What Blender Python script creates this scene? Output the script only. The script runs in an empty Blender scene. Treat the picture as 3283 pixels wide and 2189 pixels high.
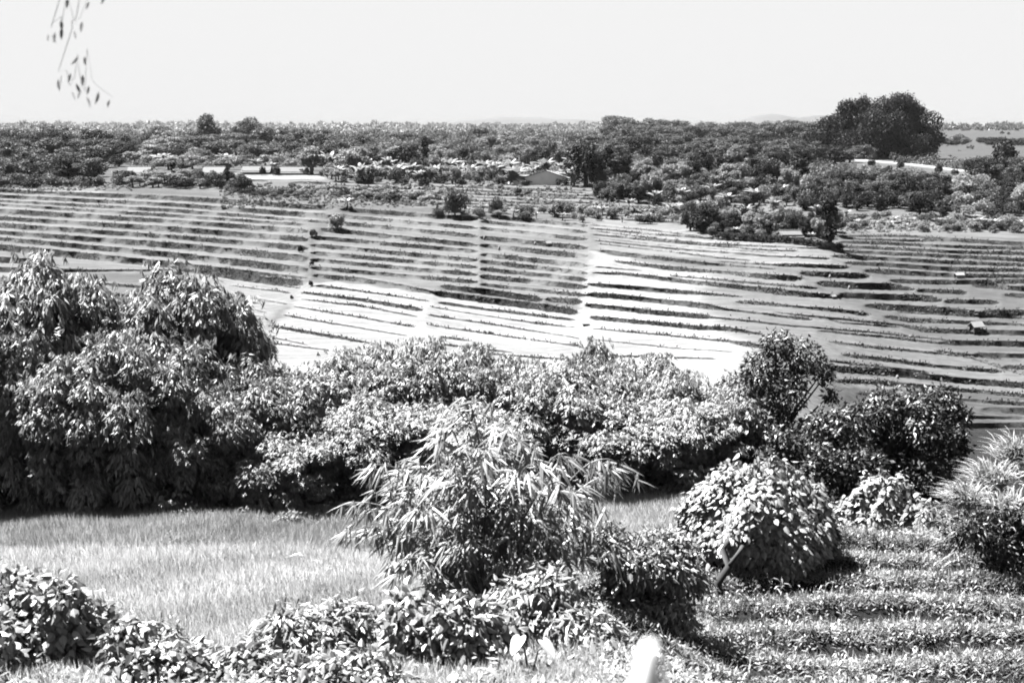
import bpy, math, random
import numpy as np
R = math.radians
rng = np.random.default_rng(7)
random.seed(7)
sc = bpy.context.scene
COL = sc.collection

# ------------------------------------------------------------------ camera model
F, CU, CV = 4276.0, 1641.5, 1094.5
PITCH = R(9.23)
SP, CP = math.sin(PITCH), math.cos(PITCH)
H0 = 22.0                                   # camera height above datum

def ray(u, v):
    dx = (u - CU) / F
    dy = -(v - CV) / F
    return dx, CP + dy * SP, -SP + dy * CP   # x, y, z
def at(u, v, D):
    x, y, z = ray(u, v)
    t = D / y
    return (x * t, D, H0 + z * t)
def tanv(v):
    x, y, z = ray(CU, v)
    return -z / y

cam_d = bpy.data.cameras.new('camera')
cam_d.sensor_width = 36.0
cam_d.lens = 36.0 * F / 3283.0
cam_d.clip_start = 0.1
cam_d.clip_end = 20000
cam = bpy.data.objects.new('camera', cam_d)
COL.objects.link(cam)
cam.location = (0, 0, H0)
cam.rotation_euler = (math.pi / 2 - PITCH, 0, 0)
sc.camera = cam
cam_d.dof.use_dof = True; cam_d.dof.focus_distance = 42.0; cam_d.dof.aperture_fstop = 4.0

# ------------------------------------------------------------------ helpers
def tag(o, label=None, cat=None, group=None, kind=None):
    if label: o['label'] = label
    if cat: o['category'] = cat
    if group: o['group'] = group
    if kind: o['kind'] = kind
    return o

def mesh_np(name, V, T=None, Q=None, smooth=False, attrs=None):
    V = np.asarray(V, dtype=np.float32).reshape(-1, 3)
    parts, starts, totals = [], [], []
    n = 0
    if T is not None and len(T):
        T = np.asarray(T, dtype=np.int32).reshape(-1, 3)
        parts.append(T.ravel()); starts.append(np.arange(len(T)) * 3 + n); totals.append(np.full(len(T), 3)); n += len(T) * 3
    if Q is not None and len(Q):
        Q = np.asarray(Q, dtype=np.int32).reshape(-1, 4)
        parts.append(Q.ravel()); starts.append(np.arange(len(Q)) * 4 + n); totals.append(np.full(len(Q), 4)); n += len(Q) * 4
    me = bpy.data.meshes.new(name)
    me.vertices.add(len(V)); me.vertices.foreach_set('co', V.ravel())
    li = np.concatenate(parts); st = np.concatenate(starts); to = np.concatenate(totals)
    me.loops.add(len(li)); me.loops.foreach_set('vertex_index', li.astype(np.int32))
    me.polygons.add(len(st)); me.polygons.foreach_set('loop_start', st.astype(np.int32))
    me.polygons.foreach_set('loop_total', to.astype(np.int32))
    me.polygons.foreach_set('use_smooth', np.full(len(st), smooth, dtype=bool))
    me.update(calc_edges=True)
    if attrs:
        for k, a in attrs.items():
            at_ = me.attributes.new(k, 'FLOAT', 'POINT')
            at_.data.foreach_set('value', np.asarray(a, dtype=np.float32).ravel())
    return me

def add(name, me, mat=None, parent=None, loc=None):
    o = bpy.data.objects.new(name, me)
    COL.objects.link(o)
    if mat is not None and me is not None and len(me.materials) == 0: me.materials.append(mat)
    if parent is not None: o.parent = parent
    if loc is not None: o.location = loc
    return o
def empty(name, loc=(0, 0, 0), rz=0, s=1.0):
    o = bpy.data.objects.new(name, None)
    o.empty_display_size = 0.3
    COL.objects.link(o); o.location = loc; o.rotation_euler = (0, 0, rz)
    o.scale = (s, s, s) if not isinstance(s, tuple) else s
    return o
def copy_tree(o, parent=None):
    c = o.copy(); COL.objects.link(c); c.parent = parent
    for ch in kids.get(o.name, []):
        d = ch.copy(); COL.objects.link(d); d.parent = c
    return c
kids = {}

class MB:
    """collects tubes and boxes into one mesh"""
    def __init__(s): s.V = []; s.Q = []; s.T = []; s.n = 0
    def tube(s, pts, rad, k=6):
        pts = [np.array(p, float) for p in pts]
        m = len(pts)
        if not hasattr(rad, '__len__'): rad = [rad] * m
        base = s.n
        for i, p in enumerate(pts):
            d = pts[min(i + 1, m - 1)] - pts[max(i - 1, 0)]
            d /= (np.linalg.norm(d) + 1e-9)
            a = np.cross(d, [0.13, 0.97, 0.2]); a /= (np.linalg.norm(a) + 1e-9)
            b = np.cross(d, a)
            for j in range(k):
                t = 2 * math.pi * j / k
                s.V.append(p + rad[i] * (math.cos(t) * a + math.sin(t) * b))
        for i in range(m - 1):
            for j in range(k):
                a0 = base + i * k + j; a1 = base + i * k + (j + 1) % k
                s.Q.append((a0, a1, a1 + k, a0 + k))
        s.V.append(pts[-1]); s.V.append(pts[0])
        for j in range(k):
            s.T.append((base + (m - 1) * k + j, base + (m - 1) * k + (j + 1) % k, base + m * k))
            s.T.append((base + (j + 1) % k, base + j, base + m * k + 1))
        s.n += m * k + 2
    def box(s, c, d, rz=0.0):
        cx, cy, cz = c; hx, hy, hz = d[0] / 2, d[1] / 2, d[2] / 2
        ca, sa = math.cos(rz), math.sin(rz)
        for (x, y, z) in [(-1, -1, -1), (1, -1, -1), (1, 1, -1), (-1, 1, -1), (-1, -1, 1), (1, -1, 1), (1, 1, 1), (-1, 1, 1)]:
            X, Y = x * hx, y * hy
            s.V.append(np.array([cx + X * ca - Y * sa, cy + X * sa + Y * ca, cz + z * hz]))
        b = s.n
        for q in [(0, 3, 2, 1), (4, 5, 6, 7), (0, 1, 5, 4), (1, 2, 6, 5), (2, 3, 7, 6), (3, 0, 4, 7)]:
            s.Q.append(tuple(b + i for i in q))
        s.n += 8
    def poly(s, verts, faces):
        b = s.n
        for v in verts: s.V.append(np.array(v, float))
        for f in faces:
            (s.Q if len(f) == 4 else s.T).append(tuple(b + i for i in f))
        s.n += len(verts)
    def mesh(s, name, smooth=False):
        return mesh_np(name, np.array(s.V), s.T, s.Q, smooth)

# ------------------------------------------------------------------ materials (black and white world)
def newmat(name):
    m = bpy.data.materials.new(name); m.use_nodes = True
    nt = m.node_tree; nt.nodes.clear()
    out = nt.nodes.new('ShaderNodeOutputMaterial')
    return m, nt, out
def math_node(nt, op, a, b=None, clamp=False):
    n = nt.nodes.new('ShaderNodeMath'); n.operation = op; n.use_clamp = clamp
    for i, x in enumerate((a, b)):
        if x is None: continue
        if isinstance(x, (int, float)): n.inputs[i].default_value = x
        else: nt.links.new(x, n.inputs[i])
    return n.outputs[0]
def noise(nt, scale, detail=3, rough=0.6, vec=None, coord='Object', stretch=None):
    tc = nt.nodes.new('ShaderNodeTexCoord')
    v = tc.outputs[coord]
    if stretch:
        mp = nt.nodes.new('ShaderNodeMapping'); mp.inputs['Scale'].default_value = stretch
        nt.links.new(v, mp.inputs['Vector']); v = mp.outputs[0]
    n = nt.nodes.new('ShaderNodeTexNoise')
    n.inputs['Scale'].default_value = scale; n.inputs['Detail'].default_value = detail
    n.inputs['Roughness'].default_value = rough
    nt.links.new(v, n.inputs['Vector'])
    return n.outputs['Fac']
def maprange(nt, x, a, b, c, d):
    n = nt.nodes.new('ShaderNodeMapRange')
    nt.links.new(x, n.inputs['Value'])
    for k, val in zip(('From Min', 'From Max', 'To Min', 'To Max'), (a, b, c, d)): n.inputs[k].default_value = val
    return n.outputs['Result']

def leaf_mat(name, a, trans=0.35, gloss=0.08, vary=0.45, scale=1.2, rough=0.45, isl=0.38):
    a *= 0.53
    m, nt, out = newmat(name)
    f = noise(nt, scale, 3, 0.7)
    oi = nt.nodes.new('ShaderNodeObjectInfo')
    v = maprange(nt, f, 0.3, 0.7, 1 - vary, 1 + vary)
    geo = nt.nodes.new('ShaderNodeNewGeometry')
    v = math_node(nt, 'MULTIPLY', v, maprange(nt, geo.outputs['Random Per Island'], 0, 1, 1 - isl, 1 + isl))
    v = math_node(nt, 'MULTIPLY', v, maprange(nt, oi.outputs['Random'], 0, 1, 0.88, 1.12))
    v = math_node(nt, 'MULTIPLY', v, a)
    d = nt.nodes.new('ShaderNodeBsdfDiffuse'); nt.links.new(v, d.inputs['Color'])
    t = nt.nodes.new('ShaderNodeBsdfTranslucent')
    nt.links.new(math_node(nt, 'MULTIPLY', v, 1.1), t.inputs['Color'])
    mx = nt.nodes.new('ShaderNodeMixShader'); mx.inputs[0].default_value = trans
    nt.links.new(d.outputs[0], mx.inputs[1]); nt.links.new(t.outputs[0], mx.inputs[2])
    g = nt.nodes.new('ShaderNodeBsdfGlossy'); g.inputs['Roughness'].default_value = rough
    g.inputs['Color'].default_value = (0.5, 0.5, 0.5, 1)
    m2 = nt.nodes.new('ShaderNodeMixShader'); m2.inputs[0].default_value = gloss * 0.4
    nt.links.new(mx.outputs[0], m2.inputs[1]); nt.links.new(g.outputs[0], m2.inputs[2])
    nt.links.new(m2.outputs[0], out.inputs['Surface'])
    return m
def plain_mat(name, a, vary=0.25, scale=3.0, rough=0.9, stretch=None, bump=0.0):
    a *= 0.53
    m, nt, out = newmat(name)
    f = noise(nt, scale, 4, 0.65, stretch=stretch)
    v = math_node(nt, 'MULTIPLY', maprange(nt, f, 0.3, 0.7, 1 - vary, 1 + vary), a)
    b = nt.nodes.new('ShaderNodeBsdfPrincipled'); b.inputs['Roughness'].default_value = rough
    b.inputs['Specular IOR Level'].default_value = 0.2
    nt.links.new(v, b.inputs['Base Color'])
    if bump:
        bp = nt.nodes.new('ShaderNodeBump'); bp.inputs['Strength'].default_value = bump
        nt.links.new(f, bp.inputs['Height']); nt.links.new(bp.outputs[0], b.inputs['Normal'])
    nt.links.new(b.outputs[0], out.inputs['Surface'])
    return m

M = dict(
    bamboo=leaf_mat('bamboo_leaf', 0.118, 0.2, 0.07, 0.35, 0.8),
    bamboo_near=leaf_mat('bamboo_leaf_broad', 0.16, 0.3, 0.10, 0.25, 1.0),
    vine=leaf_mat('vine_leaf', 0.125, 0.18, 0.10, 0.25, 1.0),
    shrub=leaf_mat('shrub_leaf', 0.125, 0.15, 0.10, 0.2, 1.0),
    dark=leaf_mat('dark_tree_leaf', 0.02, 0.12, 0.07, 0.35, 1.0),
    mid=leaf_mat('tree_leaf', 0.04, 0.25, 0.03, 0.45, 0.25),
    light=leaf_mat('pale_tree_leaf', 0.115, 0.3, 0.03, 0.4, 0.3),
    black=leaf_mat('dense_tree_leaf', 0.011, 0.12, 0.02, 0.5, 0.2),
    banana=leaf_mat('banana_leaf', 0.12, 0.35, 0.08, 0.25, 0.5),
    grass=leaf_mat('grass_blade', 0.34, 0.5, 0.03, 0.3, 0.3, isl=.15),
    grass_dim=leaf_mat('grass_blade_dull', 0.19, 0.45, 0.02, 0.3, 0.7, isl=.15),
    weed=leaf_mat('weed_leaf', 0.12, 0.3, 0.05, 0.35, 0.9),
    maize=leaf_mat('maize_leaf', 0.10, 0.35, 0.08, 0.2, 1.0),
    tussock=leaf_mat('tussock_blade', 0.17, 0.3, 0.05, 0.25, 1.0),
    bark=plain_mat('bark', 0.016, 0.4, 6, stretch=(1, 1, 0.3), bump=0.4),
    palebark=plain_mat('pale_bark', 0.09, 0.3, 4, stretch=(1, 1, 0.3), bump=0.3),
    culm=plain_mat('culm', 0.07, 0.3, 3, 0.5),
    soil=plain_mat('soil', 0.035, 0.4, 2.0, bump=0.5),
    thatch=plain_mat('roof_covering', 0.034, 0.25, 1.2, bump=0.3, stretch=(1, 6, 1)),
    tin=plain_mat('pale_roof', 0.09, 0.15, 1.0),
    plaster=plain_mat('wall_plaster', 0.09, 0.2, 1.0),
    timber=plain_mat('dark_timber', 0.03, 0.3, 3),
    bank=leaf_mat('bank_grass_blade', 0.045, .25, .02, .5, .3),
    hazy=leaf_mat('far_wood_haze_leaf', 0.13, 0.25, 0.03, 0.3, 0.05),  # haze fade put into the leaf colour, paler than the nearer trees
    white=plain_mat('whitewash', 0.6, 0.1, 1.0),
    dim=plain_mat('dark_opening', 0.012, 0.1, 3),
    track=plain_mat('road_dust', 0.10, 0.12, 0.2),
    rock=plain_mat('pale_rock', 0.16, 0.2, 0.8, bump=0.4),
    post=plain_mat('white_post_paint', 0.5, 0.1, 3),
)

# ------------------------------------------------------------------ near ground
PY = [-14, -4, 0, 4, 8, 11, 13, 17, 21, 24.5, 27, 29.5, 34, 45, 60, 80]
PZ = [-1.2, -1.6, -1.75, -2.9, -4.0, -4.8, -5.3, -6.1, -6.95, -7.66, -8.06, -8.3, -9.6, -14.0, -17.6, -18.4]
def _n2(x, y, s, seed=0.0):
    return (np.sin(x * s * 1.3 + seed) * np.cos(y * s * 0.9 + 1.7 * seed) + 0.5 * np.sin(x * s * 2.9 + y * s * 2.1 + seed * 3)
            + 0.25 * np.cos(x * s * 5.3 - y * s * 6.1 + seed))
def furrow(x, y):
    return y - 0.010 * (x - 3.0) ** 2 + 0.05 * x + 0.12 * np.sin(x * 0.7)
def maize_mask(x, y):
    return np.clip((x - (1.3 + (y - 13) * 0.16)) / 1.4, 0, 1) * np.clip((20.4 - y) / 0.4, 0, 1)
RY = [-14, 0, 4, 8, 11, 14, 17, 20.3, 22, 24.5]
RZ = [-1.2, -1.75, -3.4, -4.7, -5.6, -6.02, -6.18, -6.35, -7.0, -7.66]
def zn(x, y):
    x = np.asarray(x, float); y = np.asarray(y, float)
    z = np.interp(y, PY, PZ)
    zr = np.where(y < 24.5, np.interp(y, RY, RZ), z)
    bm = np.clip((x - 0.9) / 1.8, 0, 1); bm = bm * bm * (3 - 2 * bm)
    z = z * (1 - bm) + zr * bm
    z = z + 0.10 * _n2(x, y, 0.35, 1.0) + 0.03 * _n2(x, y, 1.4, 2.0)
    z = z + maize_mask(x, y) * 0.11 * np.sin(furrow(x, y) * 2 * math.pi / 1.08)
    return z + H0
def near_pt(u, v):
    dx, dy, dz = ray(u, v)
    t = 3.0
    for _ in range(4000):
        if H0 + dz * t <= float(zn(dx * t, dy * t)): break
        t += 0.02
    return dx * t, dy * t, float(zn(dx * t, dy * t))

xs = np.concatenate([np.linspace(-62, -16, 60), np.linspace(-15.8, 15.8, 400), np.linspace(16, 62, 60)])
ys = np.concatenate([np.linspace(-14, 8, 60), np.linspace(8.06, 30, 420), np.linspace(30.2, 80, 160)])
X, Y = np.meshgrid(xs, ys)
Z = zn(X, Y)
W = len(xs); Hh = len(ys)
idx = np.arange(W * Hh).reshape(Hh, W)
Q = np.stack([idx[:-1, :-1], idx[:-1, 1:], idx[1:, 1:], idx[1:, :-1]], -1).reshape(-1, 4)
gm = mesh_np('ground', np.stack([X, Y, Z], -1), None, Q, True)
m, nt, out = newmat('hillside_soil')
f1 = noise(nt, 1.3, 5, 0.7); f2 = noise(nt, 14, 4, 0.7)
v = math_node(nt, 'MULTIPLY', maprange(nt, f1, 0.3, 0.7, 0.6, 1.3), maprange(nt, f2, 0.3, 0.7, 0.6, 1.4))
v = math_node(nt, 'MULTIPLY', v, 0.006)
b = nt.nodes.new('ShaderNodeBsdfDiffuse'); nt.links.new(v, b.inputs['Color'])
bp = nt.nodes.new('ShaderNodeBump'); bp.inputs['Strength'].default_value = 0.6; bp.inputs['Distance'].default_value = 0.05
nt.links.new(f2, bp.inputs['Height']); nt.links.new(bp.outputs[0], b.inputs['Normal'])
nt.links.new(b.outputs[0], out.inputs['Surface'])
tag(add('ground', gm, m), kind='structure')

# ------------------------------------------------------------------ far ground with the terraces
TV = [400.4, 404, 407, 415, 430, 470, 520, 570, 620, 700, 765, 830, 1000, 1200, 1440, 1520]
TD = [16000, 6000, 4000, 2100, 1080, 480, 300, 238, 212, 186, 167, 150, 116, 89, 70, 65]
LD = np.log(TD)
# bank faces: (darkness, end-taper flag, [(u, v centre, thickness)])
BANDS = []
def B(d, *pts):
    run = [pts[0]]
    for a, b in zip(pts, pts[1:]):          # a terrace lip never climbs sharply: start a new bank there
        if b[1] < a[1] - 6 and b[0] - a[0] < 200:
            if len(run) > 1: BANDS.append((d, np.array(run, float)))
            run = [(a[0] + 18, b[1] - .075 * (b[0] - a[0] - 18), b[2]), b]
        else: run.append(b)
    if len(run) > 1: BANDS.append((d, np.array(run, float)))
# left block
for row in [
    (.5, (-900, 620, 4), (0, 633, 5), (190, 640, 5), (330, 640, 7)),
    (.9, (190, 613, 6), (450, 624, 8)),
    (.9, (-900, 640, 8), (0, 654, 14), (130, 662, 10), (240, 668, 4)),
    (.8, (190, 632, 5), (455, 645, 8)),
    (1., (460, 632, 13), (640, 645, 14), (970, 666, 8), (1010, 668, 8)),
    (.6, (330, 660, 4), (480, 672, 6)),
    (.5, (250, 660, 3), (560, 682, 7), (820, 700, 8), (960, 712, 6)),
    (.9, (-900, 665, 8), (0, 680, 10), (90, 684, 9), (160, 690, 8), (250, 696, 3)),
    (.8, (620, 667, 9), (800, 682, 9), (880, 690, 3)),
    (.7, (270, 694, 7), (560, 712, 8), (800, 728, 8), (990, 741, 8)),
    (.9, (-900, 685, 9), (0, 702, 11), (105, 709, 11), (200, 712, 3)),
    (.9, (570, 733, 12), (730, 746, 12), (980, 765, 11)),
    (.6, (200, 716, 6), (340, 722, 9), (560, 738, 6)),
    (.9, (-900, 710, 12), (0, 724, 14), (40, 726, 10)),
    (1., (50, 731, 13), (160, 740, 17), (290, 751, 14), (330, 756, 4)),
    (.7, (330, 752, 4), (430, 762, 8), (560, 772, 9), (760, 790, 12), (960, 806, 12)),
    (1., (-900, 738, 16), (0, 755, 20), (80, 765, 16), (175, 773, 14)),
    (.8, (195, 775, 10), (300, 782, 12), (360, 789, 11), (560, 800, 8), (800, 818, 10), (985, 832, 10)),
    (1., (-900, 775, 20), (0, 799, 22), (130, 810, 22), (290, 818, 20), (370, 829, 12), (560, 836, 12), (800, 853, 14), (985, 862, 12)),
    (.7, (300, 812, 4), (430, 815, 5)),
    (.9, (-900, 815, 22), (0, 832, 22), (120, 840, 22), (380, 850, 8), (480, 866, 10), (800, 876, 6), (975, 882, 5)),
    (1.1, (-900, 850, 16), (0, 864, 16), (100, 868, 14), (350, 868, 5), (560, 866, 6), (640, 872, 10), (720, 882, 18), (850, 898, 20), (975, 908, 19)),
    (.8, (735, 894, 3), (960, 924, 4)),
    (.6, (740, 915, 3), (935, 940, 5)),
    (.5, (740, 944, 3), (925, 976, 6)),
    (.4, (720, 970, 3), (860, 1004, 5)),
    (.3, (700, 990, 3), (850, 1018, 4)),
    (.5, (-900, 890, 12), (0, 905, 14), (300, 930, 14), (700, 1040, 8)),
    (.5, (-900, 940, 12), (0, 960, 14), (300, 985, 14), (600, 1060, 8)),
    # middle block
    (1., (1150, 672, 11), (1210, 679, 12), (1290, 684, 13), (1480, 702, 13), (1600, 708, 5), (1700, 712, 9), (1870, 724, 12)),
    (.6, (1105, 693, 8), (1250, 705, 8), (1400, 722, 6), (1560, 735, 6), (1700, 738, 8), (1885, 745, 13)),
    (.8, (1085, 716, 11), (1240, 730, 9), (1400, 746, 9), (1510, 757, 13), (1700, 748, 5), (1870, 768, 10)),
    (.9, (1070, 742, 7), (1200, 755, 13), (1400, 777, 15), (1470, 785, 11), (1580, 767, 14), (1720, 777, 11), (1860, 794, 15), (1900, 799, 12)),
    (1., (1025, 760, 13), (1150, 775, 13), (1315, 793, 12), (1330, 797, 12), (1480, 806, 12), (1600, 798, 12), (1740, 811, 13), (1870, 821, 18), (1905, 830, 8)),
    (.9, (1000, 784, 11), (1100, 797, 12), (1300, 816, 10), (1420, 829, 9), (1500, 812, 10), (1700, 830, 12), (1880, 850, 16)),
    (.9, (1000, 806, 12), (1080, 815, 10), (1200, 829, 12), (1400, 848, 8), (1480, 838, 8), (1700, 857, 12), (1865, 876, 17)),
    (.9, (1050, 835, 8), (1150, 845, 11), (1300, 862, 11), (1440, 868, 10), (1600, 876, 10), (1720, 885, 12), (1865, 896, 11)),
    (.9, (1005, 851, 11), (1150, 870, 12), (1300, 885, 8), (1430, 874, 9), (1580, 890, 13), (1720, 905, 14), (1860, 921, 18)),
    (.9, (1010, 885, 13), (1150, 898, 17), (1300, 922, 15), (1390, 940, 12)),
    (.7, (1350, 893, 6), (1460, 901, 9), (1620, 920, 11), (1720, 932, 7), (1860, 947, 7)),
    (1.7, (1415, 918, 13), (1580, 939, 16), (1738, 961, 16)),
    (.9, (1750, 960, 14), (1865, 968, 18)),
    (1.8, (1388, 940, 14), (1600, 968, 17), (1760, 988, 18), (1850, 1001, 18)),
    (.6, (1015, 917, 10), (1120, 928, 6), (1380, 966, 4)),
    (.9, (965, 938, 7), (1150, 960, 9), (1355, 994, 12)),
    (.6, (965, 959, 4), (1150, 980, 6), (1340, 1015, 5)),
    (.6, (938, 982, 4), (1130, 1013, 6), (1335, 1049, 5)),
    (.7, (905, 1009, 5), (1060, 1036, 5), (1310, 1077, 4)),
    (.9, (862, 1043, 8), (1060, 1078, 9), (1206, 1103, 4)),
    (.5, (840, 1074, 3), (985, 1105, 4)),
    (.9, (1405, 970, 9), (1560, 992, 7), (1660, 1004, 8), (1845, 1026, 8)),
    (.6, (1380, 984, 3), (1620, 1022, 4), (1740, 1038, 7), (1850, 1051, 4)),
    (.6, (1372, 1010, 5), (1600, 1043, 5), (1860, 1085, 5)),
    (.6, (1375, 1042, 5), (1560, 1069, 5), (1800, 1102, 5), (1860, 1108, 8)),
    (.7, (1410, 1079, 8), (1510, 1093, 4)),
    # right centre
    (.5, (1895, 722, 3), (2080, 738, 5), (2252, 758, 4)),
    (.5, (1905, 740, 3), (2080, 763, 5), (2265, 782, 6), (2700, 800, 4)),
    (.3, (1900, 762, 3), (2150, 788, 3), (2500, 812, 4)),
    (.6, (1915, 781, 3), (2150, 808, 5), (2300, 826, 5), (2420, 837, 5)),
    (.9, (1925, 805, 10), (1990, 815, 13), (2080, 825, 11), (2160, 834, 10), (2250, 845, 9), (2380, 855, 5), (2490, 863, 4)),
    (.7, (1970, 838, 7), (2160, 862, 13), (2300, 872, 8), (2400, 882, 14), (2570, 896, 16)),
    (.4, (1905, 856, 4), (2060, 868, 4)),
    (.7, (1900, 875, 4), (2000, 878, 8), (2160, 898, 13), (2230, 906, 12), (2370, 921, 12), (2480, 934, 18), (2540, 941, 16), (2700, 953, 9)),
    (.9, (1885, 911, 10), (2000, 921, 12), (2150, 934, 13), (2230, 940, 9), (2380, 952, 4)),
    (1., (1885, 944, 14), (1970, 950, 14), (2100, 964, 14), (2230, 978, 16), (2262, 982, 16), (2340, 994, 5), (2600, 1025, 8)),
    (1., (1875, 978, 12), (2000, 991, 13), (2100, 1002, 14), (2240, 1014, 15), (2290, 1018, 5), (2550, 1046, 5), (2800, 1066, 4), (3050, 1092, 5)),
    (1., (1892, 1018, 12), (2100, 1037, 11), (2230, 1050, 12), (2330, 1054, 12), (2450, 1073, 5)),
    (.9, (1900, 1053, 4), (2150, 1076, 5), (2330, 1094, 6), (2400, 1104, 14), (2460, 1114, 8)),
    (.5, (1880, 1085, 3), (2150, 1115, 4), (2350, 1128, 3)),
    (.6, (1860, 1112, 6), (1930, 1124, 6)),
    (.9, (2360, 968, 9), (2450, 974, 10), (2560, 984, 6), (2650, 993, 10), (2700, 997, 9), (2790, 1010, 10)),
    (.5, (2480, 1000, 4), (2640, 1020, 6), (2700, 1035, 5), (2890, 1050, 5)),
    # right block, zigzag edge
    (1.3, (2490, 849, 10), (2600, 853, 10), (2720, 858, 10)),
    (1.5, (2565, 876, 12), (2680, 882, 16), (2785, 887, 14)),
    (1.6, (2620, 908, 14), (2740, 917, 18), (2860, 919, 16), (2930, 929, 8)),
    (1.8, (2690, 946, 15), (2850, 953, 17), (2975, 957, 17), (3020, 964, 8)),
    (2.1, (2770, 979, 9), (2830, 984, 17), (3000, 993, 17), (3100, 999, 11), (3140, 1003, 5)),
    (1.1, (2835, 1015, 10), (2920, 1027, 13), (3100, 1034, 10), (3283, 1042, 7), (4100, 1072, 8)),
    (1.1, (2890, 1045, 6), (2970, 1060, 12), (3283, 1068, 16), (4100, 1090, 14)),
    (1.5, (3022, 1098, 13), (3283, 1103, 16), (4100, 1120, 14)),
    (1.4, (3122, 1137, 13), (3283, 1141, 13), (4100, 1160, 14)),
    (1.3, (3215, 1176, 12), (3283, 1178, 12), (4100, 1196, 12)),
    (.6, (2660, 1096, 6), (2816, 1116, 7), (2980, 1130, 6), (3112, 1147, 4), (3283, 1203, 4)),
    (.9, (2700, 1137, 8), (2850, 1155, 11), (3000, 1174, 9), (3210, 1192, 10)),
    (1.9, (2600, 1174, 14), (2704, 1184, 16), (2850, 1194, 18), (3060, 1218, 16), (3283, 1236, 16), (4100, 1290, 16)),
    (.9, (2680, 1222, 10), (2790, 1224, 14), (2940, 1238, 12), (3283, 1268, 8), (4100, 1310, 10)),
    (1.0, (3150, 1312, 12), (3283, 1318, 20), (4100, 1345, 18)),
    (1.2, (2950, 1360, 14), (3120, 1366, 16), (3283, 1362, 16), (4100, 1380, 16)),
    # right block upper rows
    (.8, (2695, 757, 5), (2900, 757, 6), (3283, 782, 10), (4100, 810, 10)),
    (1., (2700, 765, 4), (2900, 772, 6), (3050, 770, 9), (3240, 782, 10), (3300, 790, 9)),
    (1.1, (2695, 776, 8), (2850, 781, 9), (3000, 789, 8), (3130, 794, 10), (3283, 797, 9), (4100, 830, 10)),
    (1.2, (2695, 791, 8), (2850, 797, 9), (3050, 808, 9), (3283, 813, 11), (4100, 850, 10)),
    (1.2, (2670, 805, 7), (2850, 813, 10), (3100, 825, 10), (3283, 834, 11), (4100, 868, 10)),
    (1.2, (2670, 822, 9), (2850, 831, 11), (3050, 842, 11), (3283, 850, 9), (4100, 885, 10)),
    (1.2, (2710, 843, 9), (2850, 850, 12), (3050, 864, 13), (3283, 867, 9), (4100, 900, 10)),
    (1.2, (2770, 868, 10), (2850, 872, 16), (3060, 884, 12), (3283, 886, 10), (4100, 920, 10)),
    (1.2, (2855, 900, 11), (3000, 906, 13), (3283, 902, 13), (4100, 940, 12)),
    (1.2, (2940, 932, 11), (3100, 938, 12), (3283, 926, 14), (4100, 965, 14)),
    (1.2, (3025, 966, 12), (3200, 970, 13), (3283, 949, 12), (4100, 990, 12)),
    (1.2, (3140, 1004, 18), (3283, 1003, 17), (4100, 1025, 17)),
    # slopes between village and fields
    (.9, (780, 577, 6), (860, 580, 7)), (.9, (930, 585, 6), (1050, 588, 9)),
    (.8, (740, 605, 5), (900, 612, 8), (1050, 618, 7)),
    (1.2, (1105, 634, 9), (1200, 641, 12), (1300, 651, 13), (1370, 660, 9)),
    (.8, (1160, 598, 5), (1300, 607, 5)), (.9, (1310, 615, 7), (1430, 622, 5)),
    (.6, (1500, 596, 4), (1700, 606, 4), (1900, 612, 4)),
    (.8, (1590, 624, 6), (1750, 628, 7), (1850, 630, 4)), (.7, (1680, 645, 4), (1900, 652, 5)),
    (.8, (1500, 660, 6), (1600, 668, 9), (1720, 672, 10), (1850, 678, 8)),
    (.8, (1880, 626, 5), (2100, 640, 6), (2250, 652, 6), (2450, 668, 6)),
    (.7, (1900, 640, 4), (2100, 656, 5), (2300, 668, 5)), (.7, (1900, 656, 4), (2100, 670, 5), (2300, 684, 5)),
    (1., (1910, 676, 8), (2000, 680, 7), (2100, 684, 5)),
    (.8, (2700, 665, 6), (2850, 676, 6)), (.7, (2700, 688, 5), (2860, 698, 5)),
    (.9, (2950, 700, 6), (3050, 715, 7)), (.9, (3000, 690, 5), (3283, 705, 6)),
    (1.1, (-900, 600, 6), (-100, 603, 6), (40, 612, 6), (100, 616, 8), (190, 620, 6)),
]:
    us_ = [q[0] for q in row[1:]]; vm = sum(q[1] for q in row[1:]) / len(row[1:])
    if row[0] <= 1.0 and max(us_) <= 1012 and min(us_) > -1000 and 612 < vm < 889: continue
    if row[0] <= 1.0 and min(us_) >= 1000 and max(us_) <= 1910 and 667 < vm < 926: continue
    B(row[0], *row[1:])
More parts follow.
